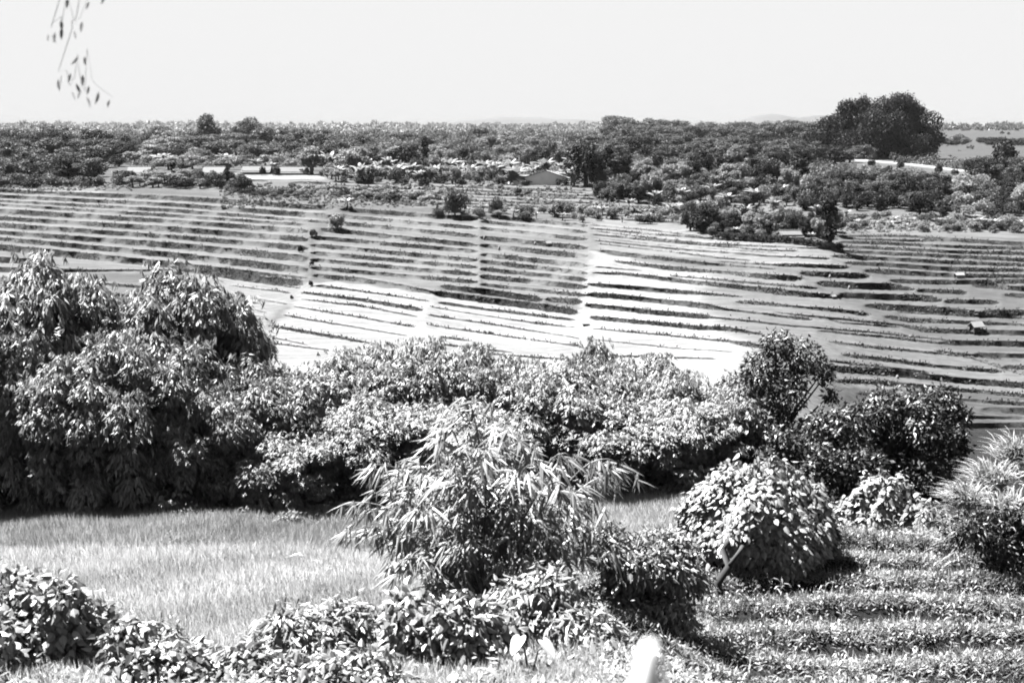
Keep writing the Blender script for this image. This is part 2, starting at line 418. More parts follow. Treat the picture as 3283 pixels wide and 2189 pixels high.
for row in [
    (.7, (1890, 732, 4), (2080, 750, 6), (2350, 770, 5), (2480, 778, 4)),
    (.7, (1900, 752, 5), (2150, 776, 6), (2420, 800, 5), (2560, 806, 4)),
    (.7, (1905, 771, 4), (2150, 797, 6), (2480, 822, 5), (2660, 830, 5)),
    (.7, (2300, 838, 5), (2520, 852, 5)), (.8, (2150, 884, 5), (2500, 915, 6), (2620, 925, 7)),
    (.7, (2560, 1010, 5), (2780, 1032, 6), (2960, 1050, 4)), (.8, (2620, 1060, 5), (2850, 1082, 6), (3080, 1108, 5)),
    (.8, (2880, 1000, 8), (3283, 1020, 8)), (.8, (3000, 1125, 6), (3283, 1160, 8)), (.8, (2640, 1155, 6), (2980, 1195, 7)),
    (.9, (2750, 1262, 8), (3283, 1295, 10), (4100, 1330, 10)), (.8, (2900, 1335, 8), (3283, 1340, 9)), (.8, (2950, 1400, 8), (3283, 1392, 10), (4100, 1400, 10)),
    (.7, (0, 890, 8), (200, 900, 8), (560, 930, 7), (840, 975, 5)), (.6, (100, 920, 7), (560, 962, 7), (800, 1010, 5)), (.6, (560, 990, 6), (790, 1035, 5)),
    (.6, (880, 1100, 5), (1180, 1140, 5)), (.6, (1380, 1100, 6), (1640, 1130, 6)), (.6, (1500, 1130, 5), (2000, 1165, 5)), (.6, (1900, 1140, 6), (2300, 1150, 5)),
]:
    B(row[0], *row[1:])
for k_ in range(7):
    v_ = 597 + 10.5 * k_
    B(.62 + .1 * (k_ % 3), (1380 + 23 * (k_ % 4), v_, 4), (1640, v_ + 10, 5.5), (1880 + 30 * (k_ % 3), v_ + 22, 5))
for k_ in range(8):
    v_ = 622 + 11 * k_
    B(.62 + .1 * (k_ % 2), (1885 + 17 * (k_ % 3), v_, 4.5), (2120, v_ + 12, 5.5), (2230 + 40 * (k_ % 4) - 12 * k_, v_ + 19, 4))
for k_ in range(5):
    v_ = 582 + 11 * k_
    B(.6, (1060 + 15 * k_, v_, 4), (1250, v_ + 10, 6), (1395, v_ + 16, 4))
SOFT = len(BANDS)
# soft grassy banks of the left block: midway between the bright lips
lips = [(605, 625, 652), (622, 649, 677), (640, 668, 704), (652, 686, 716), (665, 702, 730), (692, 723, 757), (711, 751, 783), (737, 773, 813), (757, 805, 850), (778, 835, 888), (811, 868, 925)]
for a_, b_ in zip(lips, lips[1:]):
    md = [((p + q) / 2 - 1, max(5.0, (q - p) * .66)) for p, q in zip(a_, b_)]
    k_ = lips.index(a_)
    if k_ == 9: md[2] = (892, 7)
    BANDS.append((.62 if k_ not in (0, 1, 8, 9) else .75, np.array([(-900, md[0][0] - 10, md[0][1]), (0, *md[0]), (560, *md[1]), (984 + 2 * (k_ % 3) + (80 if k_ < 3 else 0), md[2][0] + (6 if k_ < 3 else 0), md[2][1])])))
BANDS.append((1.3, np.array([(-900, 850, 15), (0, 862, 15), (95, 868, 13)], float)))
BANDS.append((1.0, np.array([(-900, 826, 20), (0, 833, 20), (130, 842, 18)], float)))
for (v0, v1, th_, d_) in [(672, 703, 13, .5), (694, 731, 11, .4), (717, 757, 12, .4), (743, 786, 13, .6), (770, 806, 12, .6), (796, 835, 13, .5), (820, 857, 12, .5), (843, 880, 12, .5), (868, 904, 12, .45)]:
    u0_ = 1000 + max(0, (770 - v0)) * .95
    s_ = (v1 - v0) / 410
    d_ *= 1.25; th_ *= 1.12
    BANDS.append((d_, np.array([(u0_, v0 - (1100 - u0_) * s_, th_), (1300, v0 + 200 * s_, th_), (1528, v1 + 1, th_)])))
BANDS.append((.5, np.array([(1008, 884, 15), (1150, 897, 16), (1300, 921, 15), (1400, 942, 11)], float)))
for (v0, v1, th_, d_) in [(693, 724, 11, .5), (711, 744, 10, .35), (732, 767, 11, .35), (762, 795, 14, .5), (787, 822, 15, .5), (817, 851, 14, .5), (839, 875, 13, .5), (863, 896, 12, .6), (887, 920, 15, .6), (912, 947, 10, .5)]:
    d_ *= 1.25; th_ *= 1.1
    BANDS.append((d_, np.array([(1542, v0, th_), (1700, v0 + (v1 - v0) * .48, th_), (1880, v1 + 1, th_ * 1.1)])))

us = np.concatenate([np.linspace(-900, -130, 40), np.arange(-120, 3400, 8.0), np.linspace(3410, 4150, 40)])
vs = np.concatenate([[400.4, 401.2, 402.4, 404, 406, 409, 413, 418, 424, 431], np.arange(440, 560, 8.0), np.arange(560, 1400, 2.0), np.arange(1400, 1524, 6.0)])
NU, NV = len(us), len(vs)
UU, VV = np.meshgrid(us, vs)
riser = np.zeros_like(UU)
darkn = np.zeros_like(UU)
lip = np.zeros_like(UU)  # edge strips beside each bank: painted sunlight on the bund, pale dry grass
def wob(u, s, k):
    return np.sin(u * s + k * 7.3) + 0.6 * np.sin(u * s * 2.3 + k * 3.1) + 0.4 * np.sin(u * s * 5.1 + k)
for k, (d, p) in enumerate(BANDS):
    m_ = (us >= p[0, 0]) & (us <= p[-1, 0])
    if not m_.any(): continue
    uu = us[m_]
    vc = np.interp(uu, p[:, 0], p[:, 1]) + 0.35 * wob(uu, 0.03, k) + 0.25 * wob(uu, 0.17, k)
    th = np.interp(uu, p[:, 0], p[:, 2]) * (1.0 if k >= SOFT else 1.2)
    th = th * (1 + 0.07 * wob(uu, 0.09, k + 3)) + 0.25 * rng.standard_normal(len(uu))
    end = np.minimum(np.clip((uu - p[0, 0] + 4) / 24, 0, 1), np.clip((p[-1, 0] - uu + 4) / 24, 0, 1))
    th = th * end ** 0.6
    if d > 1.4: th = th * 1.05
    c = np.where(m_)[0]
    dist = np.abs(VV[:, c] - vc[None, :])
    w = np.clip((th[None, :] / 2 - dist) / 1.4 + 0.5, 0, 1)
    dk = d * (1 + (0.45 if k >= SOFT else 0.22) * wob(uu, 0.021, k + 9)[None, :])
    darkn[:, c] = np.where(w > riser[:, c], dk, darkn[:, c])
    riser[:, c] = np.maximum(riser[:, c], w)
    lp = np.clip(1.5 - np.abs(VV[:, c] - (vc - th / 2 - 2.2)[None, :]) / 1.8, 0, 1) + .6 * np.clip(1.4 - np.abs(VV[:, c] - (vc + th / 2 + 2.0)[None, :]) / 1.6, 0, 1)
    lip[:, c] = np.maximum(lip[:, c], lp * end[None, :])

lnD = np.zeros_like(UU)
KER = np.exp(-0.5 * (np.arange(-14, 15) / 6.0) ** 2); KER /= KER.sum()
tv = np.array([tanv(v) for v in vs]); lt = np.log(tv)
targ = np.interp(vs, TV, LD)
lnD[0] = targ[0]
for i in range(1, NV):
    if vs[i] < 560:
        lnD[i] = targ[i]; continue
    dlt = lt[i] - lt[i - 1]
    e = targ[i - 1] - lnD[i - 1]
    r_t = np.clip(0.04 + 5.0 * e, 0.0, 0.6)
    if vs[i] < 620: r_t = np.clip(0.45 + 6 * e, 0, 0.9)
    r = r_t * (1 - riser[i]) + np.where(darkn[i] > .85, 0.955, 0.925) * riser[i]
    row = lnD[i - 1] - (1 - r) * dlt
    pad = np.concatenate([np.full(14, row[0]), row, np.full(14, row[-1])])
    lnD[i] = row + 0.16 * (np.convolve(pad, KER, 'valid') - row)
DD = np.exp(lnD)
YR = np.array([ray(CU, v)[1] for v in vs])[:, None]
XX = (UU - CU) / F * DD / YR
ZZ = H0 - DD * tv[:, None]

# crop tone by field block
def inpoly(px, py, poly):
    inside = np.zeros(px.shape, bool)
    n = len(poly)
    for i in range(n):
        x1, y1 = poly[i]; x2, y2 = poly[(i + 1) % n]
        c = ((y1 > py) != (y2 > py)) & (px < (x2 - x1) * (py - y1) / (y2 - y1 + 1e-9) + x1)
        inside ^= c
    return inside
wu = UU + 5 * np.sin(VV * 0.19) + 3 * np.sin(VV * 0.5)
wv = VV + 2 * np.sin(UU * 0.06)
tone = np.full(UU.shape, 0.088)
for poly, val in [
    ([(-900, 380), (4200, 380), (4200, 520), (-900, 520)], 0.075),
    ([(500, 560), (1300, 570), (1900, 600), (1900, 700), (1100, 650), (500, 610)], 0.105),
    ([(740, 560), (1050, 562), (1050, 575), (740, 573)], 0.19),
    ([(60, 590), (330, 590), (330, 622), (60, 622)], 0.125),
    ([(1900, 600), (2700, 640), (2700, 740), (1900, 705)], 0.10),
    ([(-900, 620), (0, 620), (1050, 660), (950, 830), (985, 900), (600, 880), (-900, 870)], 0.108),
    ([(-900, 860), (100, 870), (100, 900), (-900, 900)], 0.14),
    ([(700, 880), (1000, 915), (870, 1020), (840, 1110), (760, 1300), (300, 1300), (600, 880)], 0.145),
    ([(1090, 690), (1900, 712), (1890, 850), (1860, 960), (1400, 935), (1000, 870), (985, 800)], 0.113),
    ([(990, 905), (1100, 905), (1400, 945), (1860, 1010), (1880, 1300), (700, 1300), (840, 1080), (930, 985)], 0.185),
    ([(1890, 700), (2230, 725), (2290, 760), (2600, 790), (2680, 810), (2730, 850), (2500, 850), (1900, 800)], 0.135),
    ([(1900, 805), (2120, 850), (2280, 870), (2240, 980), (2330, 1050), (2410, 1110), (2400, 1300), (1850, 1300), (1860, 960), (1890, 850)], 0.19),
    ([(2280, 870), (2500, 865), (2560, 900), (2760, 1000), (2900, 1060), (3100, 1140), (3283, 1210), (3700, 1330), (4200, 1600), (2400, 1600), (2410, 1110), (2330, 1050), (2250, 960)], 0.105),
    ([(2730, 740), (4200, 740), (4200, 1330), (3400, 1240), (3100, 1150), (2900, 1060), (2760, 980), (2590, 890), (2700, 850)], 0.078),
    ([(2560, 860), (2740, 862), (2860, 895), (2960, 930), (3010, 975), (3140, 1010), (3120, 1060), (2800, 975)], 0.092),
    ([(2650, 1240), (4200, 1300), (4200, 1700), (2650, 1700)], 0.062),
    ([(2880, 700), (3100, 690), (3283, 745), (3283, 765), (2700, 745), (2700, 700)], 0.115),
]:
    tone[inpoly(wu, wv, poly)] = val
tone *= 0.245 * (0.92 + 0.30 * np.clip(lip, 0, 1))  # sunlit bund edges painted lighter into the tone, with their pale dry grass
KT = np.exp(-0.5 * (np.arange(-12, 13) / 4.5) ** 2); KT /= KT.sum()
KS = np.exp(-0.5 * (np.arange(-12, 13) / 1.2) ** 2); KS /= KS.sum()
wt_ = np.clip((us - 1960) / 150, 0, 1)
for i in range(NV):
    pd = np.concatenate([np.full(12, tone[i, 0]), tone[i], np.full(12, tone[i, -1])])
    tone[i] = np.convolve(pd, KS, 'valid') * (1 - wt_) + np.convolve(pd, KT, 'valid') * wt_
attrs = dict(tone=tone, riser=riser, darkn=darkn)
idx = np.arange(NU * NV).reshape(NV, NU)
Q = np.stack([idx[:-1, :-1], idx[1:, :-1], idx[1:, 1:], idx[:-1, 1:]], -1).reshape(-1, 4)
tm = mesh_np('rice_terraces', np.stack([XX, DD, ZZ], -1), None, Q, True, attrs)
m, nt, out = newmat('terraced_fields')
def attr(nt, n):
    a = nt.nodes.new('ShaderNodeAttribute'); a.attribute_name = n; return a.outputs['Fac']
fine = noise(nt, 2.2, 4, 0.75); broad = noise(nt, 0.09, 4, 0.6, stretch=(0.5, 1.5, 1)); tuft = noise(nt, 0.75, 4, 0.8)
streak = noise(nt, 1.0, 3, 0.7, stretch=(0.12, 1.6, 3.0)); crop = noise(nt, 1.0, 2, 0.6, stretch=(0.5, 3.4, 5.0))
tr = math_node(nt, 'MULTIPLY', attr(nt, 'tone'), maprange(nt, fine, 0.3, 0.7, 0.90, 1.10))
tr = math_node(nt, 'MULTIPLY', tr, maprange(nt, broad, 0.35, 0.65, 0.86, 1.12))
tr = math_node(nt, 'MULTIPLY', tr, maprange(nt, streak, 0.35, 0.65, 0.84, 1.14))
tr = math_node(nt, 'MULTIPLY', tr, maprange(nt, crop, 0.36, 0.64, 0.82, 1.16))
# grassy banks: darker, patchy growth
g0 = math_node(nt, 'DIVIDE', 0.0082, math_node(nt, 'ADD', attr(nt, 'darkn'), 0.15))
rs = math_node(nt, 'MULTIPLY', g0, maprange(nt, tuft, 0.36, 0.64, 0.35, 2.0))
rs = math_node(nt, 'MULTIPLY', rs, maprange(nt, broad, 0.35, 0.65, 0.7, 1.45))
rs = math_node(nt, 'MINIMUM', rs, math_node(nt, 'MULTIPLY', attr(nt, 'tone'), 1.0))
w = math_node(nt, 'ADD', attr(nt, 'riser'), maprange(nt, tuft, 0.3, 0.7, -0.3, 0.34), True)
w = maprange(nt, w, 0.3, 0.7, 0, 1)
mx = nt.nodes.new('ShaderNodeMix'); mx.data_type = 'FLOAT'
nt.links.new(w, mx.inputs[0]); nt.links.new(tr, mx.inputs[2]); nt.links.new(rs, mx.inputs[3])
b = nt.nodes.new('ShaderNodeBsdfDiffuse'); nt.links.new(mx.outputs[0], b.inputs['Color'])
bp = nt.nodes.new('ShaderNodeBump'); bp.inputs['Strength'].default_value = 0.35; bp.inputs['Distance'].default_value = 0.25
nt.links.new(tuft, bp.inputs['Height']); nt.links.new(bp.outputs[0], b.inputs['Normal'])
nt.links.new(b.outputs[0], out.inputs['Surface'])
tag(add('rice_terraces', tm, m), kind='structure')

def far_D(u, v):
    j = np.interp(u, us, np.arange(NU)); i = np.interp(v, vs, np.arange(NV))
    i0, j0 = int(min(i, NV - 2)), int(min(j, NU - 2)); fi, fj = i - i0, j - j0
    L = lnD
    return math.exp((L[i0, j0] * (1 - fj) + L[i0, j0 + 1] * fj) * (1 - fi) + (L[i0 + 1, j0] * (1 - fj) + L[i0 + 1, j0 + 1] * fj) * fi)
def far_pt(u, v):
    D = far_D(u, v)
    return at(u, v, D)
def px(D):        # metres per photo pixel at distance D
    return D / F

# ------------------------------------------------------------------ leaves
def unit(a): return a / (np.linalg.norm(a, axis=-1, keepdims=True) + 1e-9)
def leaves(name, P, Dr, Nm, L, Wd, segs=1, droop=0.0, fold=0.25):
    """P base, Dr direction, Nm upper side normal, one leaf each"""
    P = np.asarray(P, float); Dr = unit(np.asarray(Dr, float)); Nm = np.asarray(Nm, float)
    n = len(P)
    L = np.broadcast_to(np.asarray(L, float), (n,))[:, None]; Wd = np.broadcast_to(np.asarray(Wd, float), (n,))[:, None]
    S = unit(np.cross(Dr, Nm)); N = unit(np.cross(S, Dr))
    if segs == 1:
        mid = P + Dr * L * 0.42 - N * Wd * fold
        tip = P + Dr * L; tip[:, 2] -= (droop * L)[:, 0]
        V = np.stack([P, mid + S * Wd / 2, tip, mid - S * Wd / 2], 1)
        b = np.arange(n)[:, None] * 4
        T = np.concatenate([b + np.array([[0, 1, 2]]), b + np.array([[0, 2, 3]])])
        return mesh_np(name, V, T)
    ts = [0.0, 0.3, 0.62, 1.0]; ws = [0, 0.95, 0.85, 0]
    if segs == 3: ts = [0.0, 0.18, 0.5, 1.0]; ws = [0, 1.0, 0.9, 0]
    def pt(t):
        p = P + Dr * L * t
        p[:, 2] -= (droop * L * t * t)[:, 0]
        return p
    p1, p2 = pt(ts[1]), pt(ts[2])
    V = np.stack([P, p1 + S * Wd / 2 * ws[1] - N * Wd * fold, p1, p1 - S * Wd / 2 * ws[1] - N * Wd * fold,
                  p2 + S * Wd / 2 * ws[2] - N * Wd * fold, p2, p2 - S * Wd / 2 * ws[2] - N * Wd * fold, pt(1.0)], 1)
    b = np.arange(n)[:, None] * 8
    T = np.concatenate([b + np.array([t]) for t in [(0, 1, 2), (0, 2, 3), (4, 7, 5), (5, 7, 6)]])
    Qd = np.concatenate([b + np.array([q]) for q in [(1, 4, 5, 2), (2, 5, 6, 3)]])
    return mesh_np(name, V, T, Qd)

def bamboo_clump(seed, nl=30, leafL=0.2, leafW=0.058, n=13000, mat=None):
    """dome of drooping sprays: each spray is a lump of leaf fans; normalised to 5 m high, 5 m wide"""
    g = np.random.default_rng(seed)
    root = empty('bamboo_clump')
    P, Dn, Nn, Ls = [], [], [], []
    ch = []
    lumps = []
    for c in range(nl):
        a = 2.4 * c + g.uniform(-.4, .4); f_ = (c + .5) / nl
        rr = 2.35 * math.sqrt(f_) * g.uniform(.8, 1.0)
        top = 4.7 * (1 - .36 * (rr / 2.5) ** 2.6) * g.uniform(.82, 1.0)
        r = g.uniform(.38, .78)
        if g.uniform() < .88: lumps.append((math.cos(a) * rr, math.sin(a) * rr, top - r * .6, r))
        if c % 2 == 0 or rr > 1.3:      # lower tiers of sprays hanging down the outside
            zz = top - r * .6
            while zz > 1.0:
                zz -= g.uniform(.7, 1.1); q = g.uniform(.75, 1.12)
                if zz > .3 and g.uniform() < .62: lumps.append((math.cos(a + g.normal(0, .2)) * rr * q, math.sin(a + g.normal(0, .2)) * rr * q, zz, g.uniform(.3, .58)))
        if c % 4 == 0:
            mb = MB(); pts = [(g.normal(0, .2), g.normal(0, .2), 0)]
            for t in (.3, .6, .85, 1.0): pts.append((math.cos(a) * rr * t ** 2, math.sin(a) * rr * t ** 2, top * min(1, t * 1.15)))
            mb.tube(pts, [.035, .03, .022, .014, .006], 5); ch.append(add('culm', mb.mesh('culm', True), M['culm'], root))
    Lm = np.array(lumps)
    w = Lm[:, 3] ** 2; idx = g.choice(len(Lm), n, p=w / w.sum())
    d = unit(g.standard_normal((n, 3)) + np.array([0, 0, .35]))
    r = Lm[idx, 3] * (.62 + .42 * g.uniform(0, 1, n))
    C = Lm[idx, :3] + d * r[:, None] * np.array([1.1, 1.1, .8])
    # tips that arch up out of the head
    for k in range(int(n * .13)):
        j = g.integers(0, len(Lm)); aa = g.uniform(0, 6.28); t = g.uniform(.3, 1)
        C[k] = Lm[j, :3] + np.array([math.cos(aa) * t * .9, math.sin(aa) * t * .9, Lm[j, 3] * (.9 + .5 * t - .7 * t * t)])
    fan = 5
    ax = np.arctan2(d[:, 1], d[:, 0]) + g.normal(0, .35, n)
    Pn = np.repeat(C, fan, 0) + g.normal(0, .025, (n * fan, 3))
    fa = np.repeat(ax, fan) + np.tile((np.arange(fan) - 2) * .42, n) + g.normal(0, .12, n * fan)
    dz = np.repeat(g.uniform(-1.5, -.15, n), fan) + g.normal(0, .15, n * fan)
    Dn = np.stack([np.cos(fa), np.sin(fa), dz], 1)
    Nn = np.stack([np.cos(fa) * .8, np.sin(fa) * .8, np.full(n * fan, .9)], 1) + g.normal(0, .3, (n * fan, 3))
    Ls = leafL * g.uniform(.6, 1.25, n * fan)
    ch.append(add('crown', leaves('bamboo_crown', Pn, Dn, Nn, Ls, Ls * (leafW / leafL), 1, .12), mat or M['bamboo'], root))
    kids[root.name] = ch
    return root

def crown_pts(g, blobs, n, shell=0.75, flat=0.8):
    """points on lumps; returns positions and outward normals"""
    B_ = np.array(blobs)
    w = B_[:, 3] ** 2; idx = g.choice(len(B_), n, p=w / w.sum())
    d = unit(g.standard_normal((n, 3)))
    r = B_[idx, 3] * (shell + (1 - shell) * g.uniform(0, 1, n) ** 0.5) * (1 + 0.12 * np.sin(d[:, 0] * 5 + idx) * np.cos(d[:, 1] * 6 + idx * 2))
    off = d * r[:, None]; off[:, 2] *= flat
    return B_[idx, :3] + off, d
def tree_proto(name, seed, h, rx, ch, nb, nleaf, L, Wd, mat, trunk=True, bark='bark', base=0.35, shape='round', flat=0.8, blobr=0.36, shell=0.7, trunk_r=0.05, hang=0.3):
    """h total height, rx crown radius, ch crown height; leaf clumps spread through the crown"""
    g = np.random.default_rng(seed)
    root = empty(name)
    zc = h - ch / 2
    bl = []
    for i in range(nb):
        for _ in range(60):
            q = g.uniform(-1, 1, 3)
            rr = np.linalg.norm(q)
            if rr < 1 and rr > 0.35: break
        if shape == 'column': sx = 1 - 0.55 * abs(q[2])
        elif shape == 'dome': q[2] = abs(q[2]) * 1.6 - 0.7; sx = 1.0 if q[2] < 0.2 else 1 - 0.45 * (q[2] - .2)
        elif shape == 'umbrella': q[2] = 0.6 + 0.25 * q[2] - 0.4 * (q[0] ** 2 + q[1] ** 2); sx = 1.15
        else: sx = 1.0
        r = blobr * rx * g.uniform(0.7, 1.25)
        bl.append([q[0] * (rx - r * .7) * sx, q[1] * (rx - r * .7) * sx, zc + q[2] * (ch / 2 - r * flat * .7), r])
    P, N = crown_pts(g, bl, nleaf, shell, flat)
    Dr = unit(g.standard_normal((nleaf, 3))) + N * 0.3; Dr[:, 2] -= hang
    Nm = N + np.array([0, 0, 0.5]) + 0.5 * g.standard_normal((nleaf, 3))
    Ls = L * g.uniform(0.6, 1.3, nleaf)
    chs = [add('crown', leaves('crown', P, Dr, Nm, Ls, Ls * (Wd / L), 1, 0.1), mat, root)]
    if trunk:
        mb = MB()
        top = h - ch * 0.45
        jit = lambda s: g.normal(0, s)
        tr_ = [(0, 0, -0.3), (jit(.02 * h), jit(.02 * h), top * .35), (jit(.03 * h), jit(.03 * h), top * .7), (jit(.03 * h), jit(.03 * h), top)]
        r0 = trunk_r * h
        mb.tube(tr_, [r0, r0 * .75, r0 * .55, r0 * .35], 7)
        for b_ in bl[: min(9, nb)]:
            s = np.array(tr_[1]) * .4 + np.array(tr_[2]) * .6
            e = np.array(b_[:3]); mid = (s + e) / 2 + np.array([0, 0, -0.06 * h])
            mb.tube([s, mid, e], [r0 * .4, r0 * .25, r0 * .08], 5)
        chs.append(add('trunk', mb.mesh('trunk', True), M[bark], root))
    kids[root.name] = chs
    return root

def banana_proto(seed, h=3.5, n=9):
    g = np.random.default_rng(seed)
    root = empty('banana_plant')
    st = MB(); st.tube([(0, 0, -.2), (0.05, 0, h * .25), (0.0, .05, h * .5)], [0.16, 0.13, 0.08], 8)
    V, Qd = [], []
    for k in range(n):
        a = 2 * math.pi * k / n + g.uniform(-.3, .3); el = g.uniform(0.7, 1.35); L = h * g.uniform(.5, .7)
        d = np.array([math.cos(a), math.sin(a), 0]); s = np.array([-math.sin(a), math.cos(a), 0])
        b = len(V); m_ = 8
        for i in range(m_):
            t = i / (m_ - 1)
            p = np.array([0, 0, h * .48]) + d * L * t * math.cos(el) * (1 + .3 * t) + np.array([0, 0, L * (1.15 * t * math.sin(el) - 0.5 * t * t)])
            w = h * .085 * math.sin(math.pi * min(1, t * .93 + .07)) ** .6 * (1 + .15 * g.normal())
            V += [p - s * w - np.array([0, 0, w * .5]), p, p + s * w - np.array([0, 0, w * .5])]
        for i in range(m_ - 1):
            o = b + 3 * i
            Qd += [(o, o + 1, o + 4, o + 3), (o + 1, o + 2, o + 5, o + 4)]
    chs = [add('stem', st.mesh('stem', True), M['culm'], root), add('crown', mesh_np('crown', np.array(V), None, Qd, True), M['banana'], root)]
    kids[root.name] = chs
    return root

# kids looked up by object, independent of renaming
_kids_by_obj = {}
def copy_tree(o, parent=None):
    c = o.copy(); COL.objects.link(c); c.parent = parent
    for ch in list(o.children):
        d = ch.copy(); COL.objects.link(d); d.parent = c
    return c
_first = set()
def put(proto, name, loc, s, rz, label, cat, group=None):
    pid = proto.as_pointer()
    if pid not in _first:
        _first.add(pid); o = proto
    else:
        o = copy_tree(proto)
    o.name = name
    o.location = loc; o.rotation_euler = (0, 0, rz)
    o.scale = s if isinstance(s, tuple) else (s, s, s)
    for k in ('label', 'category', 'group'):
        if k in o: del o[k]
    tag(o, label, cat, group)
    return o

# rough grass growing on the banks
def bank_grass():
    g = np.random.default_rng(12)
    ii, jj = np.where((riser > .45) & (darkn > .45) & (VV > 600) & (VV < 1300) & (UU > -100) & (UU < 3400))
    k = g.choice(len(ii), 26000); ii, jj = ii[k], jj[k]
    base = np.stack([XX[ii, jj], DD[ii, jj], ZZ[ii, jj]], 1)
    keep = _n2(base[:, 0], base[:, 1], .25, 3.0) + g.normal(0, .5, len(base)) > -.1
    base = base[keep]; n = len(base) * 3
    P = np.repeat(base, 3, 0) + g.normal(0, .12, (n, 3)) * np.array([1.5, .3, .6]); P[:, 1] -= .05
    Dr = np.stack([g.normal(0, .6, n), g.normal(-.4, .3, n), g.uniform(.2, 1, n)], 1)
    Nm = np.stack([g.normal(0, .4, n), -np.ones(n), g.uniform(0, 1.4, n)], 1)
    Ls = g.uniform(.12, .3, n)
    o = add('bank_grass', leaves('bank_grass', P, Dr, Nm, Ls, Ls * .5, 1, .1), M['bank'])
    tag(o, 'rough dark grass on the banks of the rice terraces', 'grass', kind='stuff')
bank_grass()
# ------------------------------------------------------------------ far vegetation prototypes (height 1 unit = 10 m scaled)
T = {}
T['round'] = [tree_proto('broadleaf_tree', 100 + i, 10, 4.2, 8.8, 22, 3200, 0.55, 0.36, M['mid'], blobr=.3) for i in range(3)]
T['light'] = [tree_proto('pale_tree', 110 + i, 10, 3.8, 8.4, 20, 2600, 0.55, 0.34, M['light'], blobr=.3, bark='palebark') for i in range(3)]
T['black'] = [tree_proto('dark_tree', 120 + i, 10, 4.3, 9.4, 26, 4200, 0.5, 0.34, M['black'], blobr=.32) for i in range(3)]
T['column'] = [tree_proto('columnar_tree', 130 + i, 10, 1.5, 9.2, 16, 1600, 0.5, 0.3, M['black'], shape='column', blobr=0.6) for i in range(2)]
T['umbrella'] = [tree_proto('spreading_tree', 140 + i, 10, 5.2, 5.0, 14, 2000, 0.6, 0.4, M['mid'], shape='umbrella', blobr=0.27) for i in range(2)]
T['bush'] = [tree_proto('bush', 150 + i, 4, 3.0, 3.8, 10, 1300, 0.5, 0.32, M['mid'], trunk=False, shape='dome', blobr=0.42) for i in range(3)]
T['palebush'] = [tree_proto('pale_bush', 160 + i, 4, 3.0, 3.8, 10, 1300, 0.5, 0.3, M['light'], trunk=False, shape='dome', blobr=0.42) for i in range(2)]
T['darkbush'] = [tree_proto('dark_bush', 170 + i, 4, 3.0, 3.8, 10, 1500, 0.5, 0.32, M['black'], trunk=False, shape='dome', blobr=0.42) for i in range(2)]
T['banana'] = [banana_proto(180 + i) for i in range(3)]
PH = dict(round=(10, 8.8), light=(10, 8), black=(10, 9), column=(10, 3.2), umbrella=(10, 11), bush=(4, 6.2), palebush=(4, 6.2), darkbush=(4, 6.2), banana=(3.3, 3.4))
NM = dict(round=('broadleaf_tree', 'tree'), light=('pale_tree', 'tree'), black=('dark_tree', 'tree'), column=('columnar_tree', 'tree'),
          umbrella=('spreading_tree', 'tree'), bush=('bush', 'bush'), palebush=('pale_bush', 'bush'), darkbush=('dark_bush', 'bush'), banana=('banana_plant', 'banana plant'))
cnt = {}
def plant(kind, u, vb, hpx, wpx, label, group=None, D=None):
    """a far plant standing on the ground seen at photo pixel (u, vb)"""
    if D is None:
        loc = far_pt(u, vb)
    else:
        loc = at(u, vb, D)
    D = loc[1]
    m_ = px(D) * 1.0
    c = cnt.get(kind, 0); cnt[kind] = c + 1
    pr = T[kind][c % len(T[kind])]
    ph, pw = PH[kind]
    sz = hpx * m_ / ph; sx = wpx * m_ / pw
    return put(pr, NM[kind][0], loc, (sx, sx, sz), random.uniform(0, 6.28), label, NM[kind][1], group)

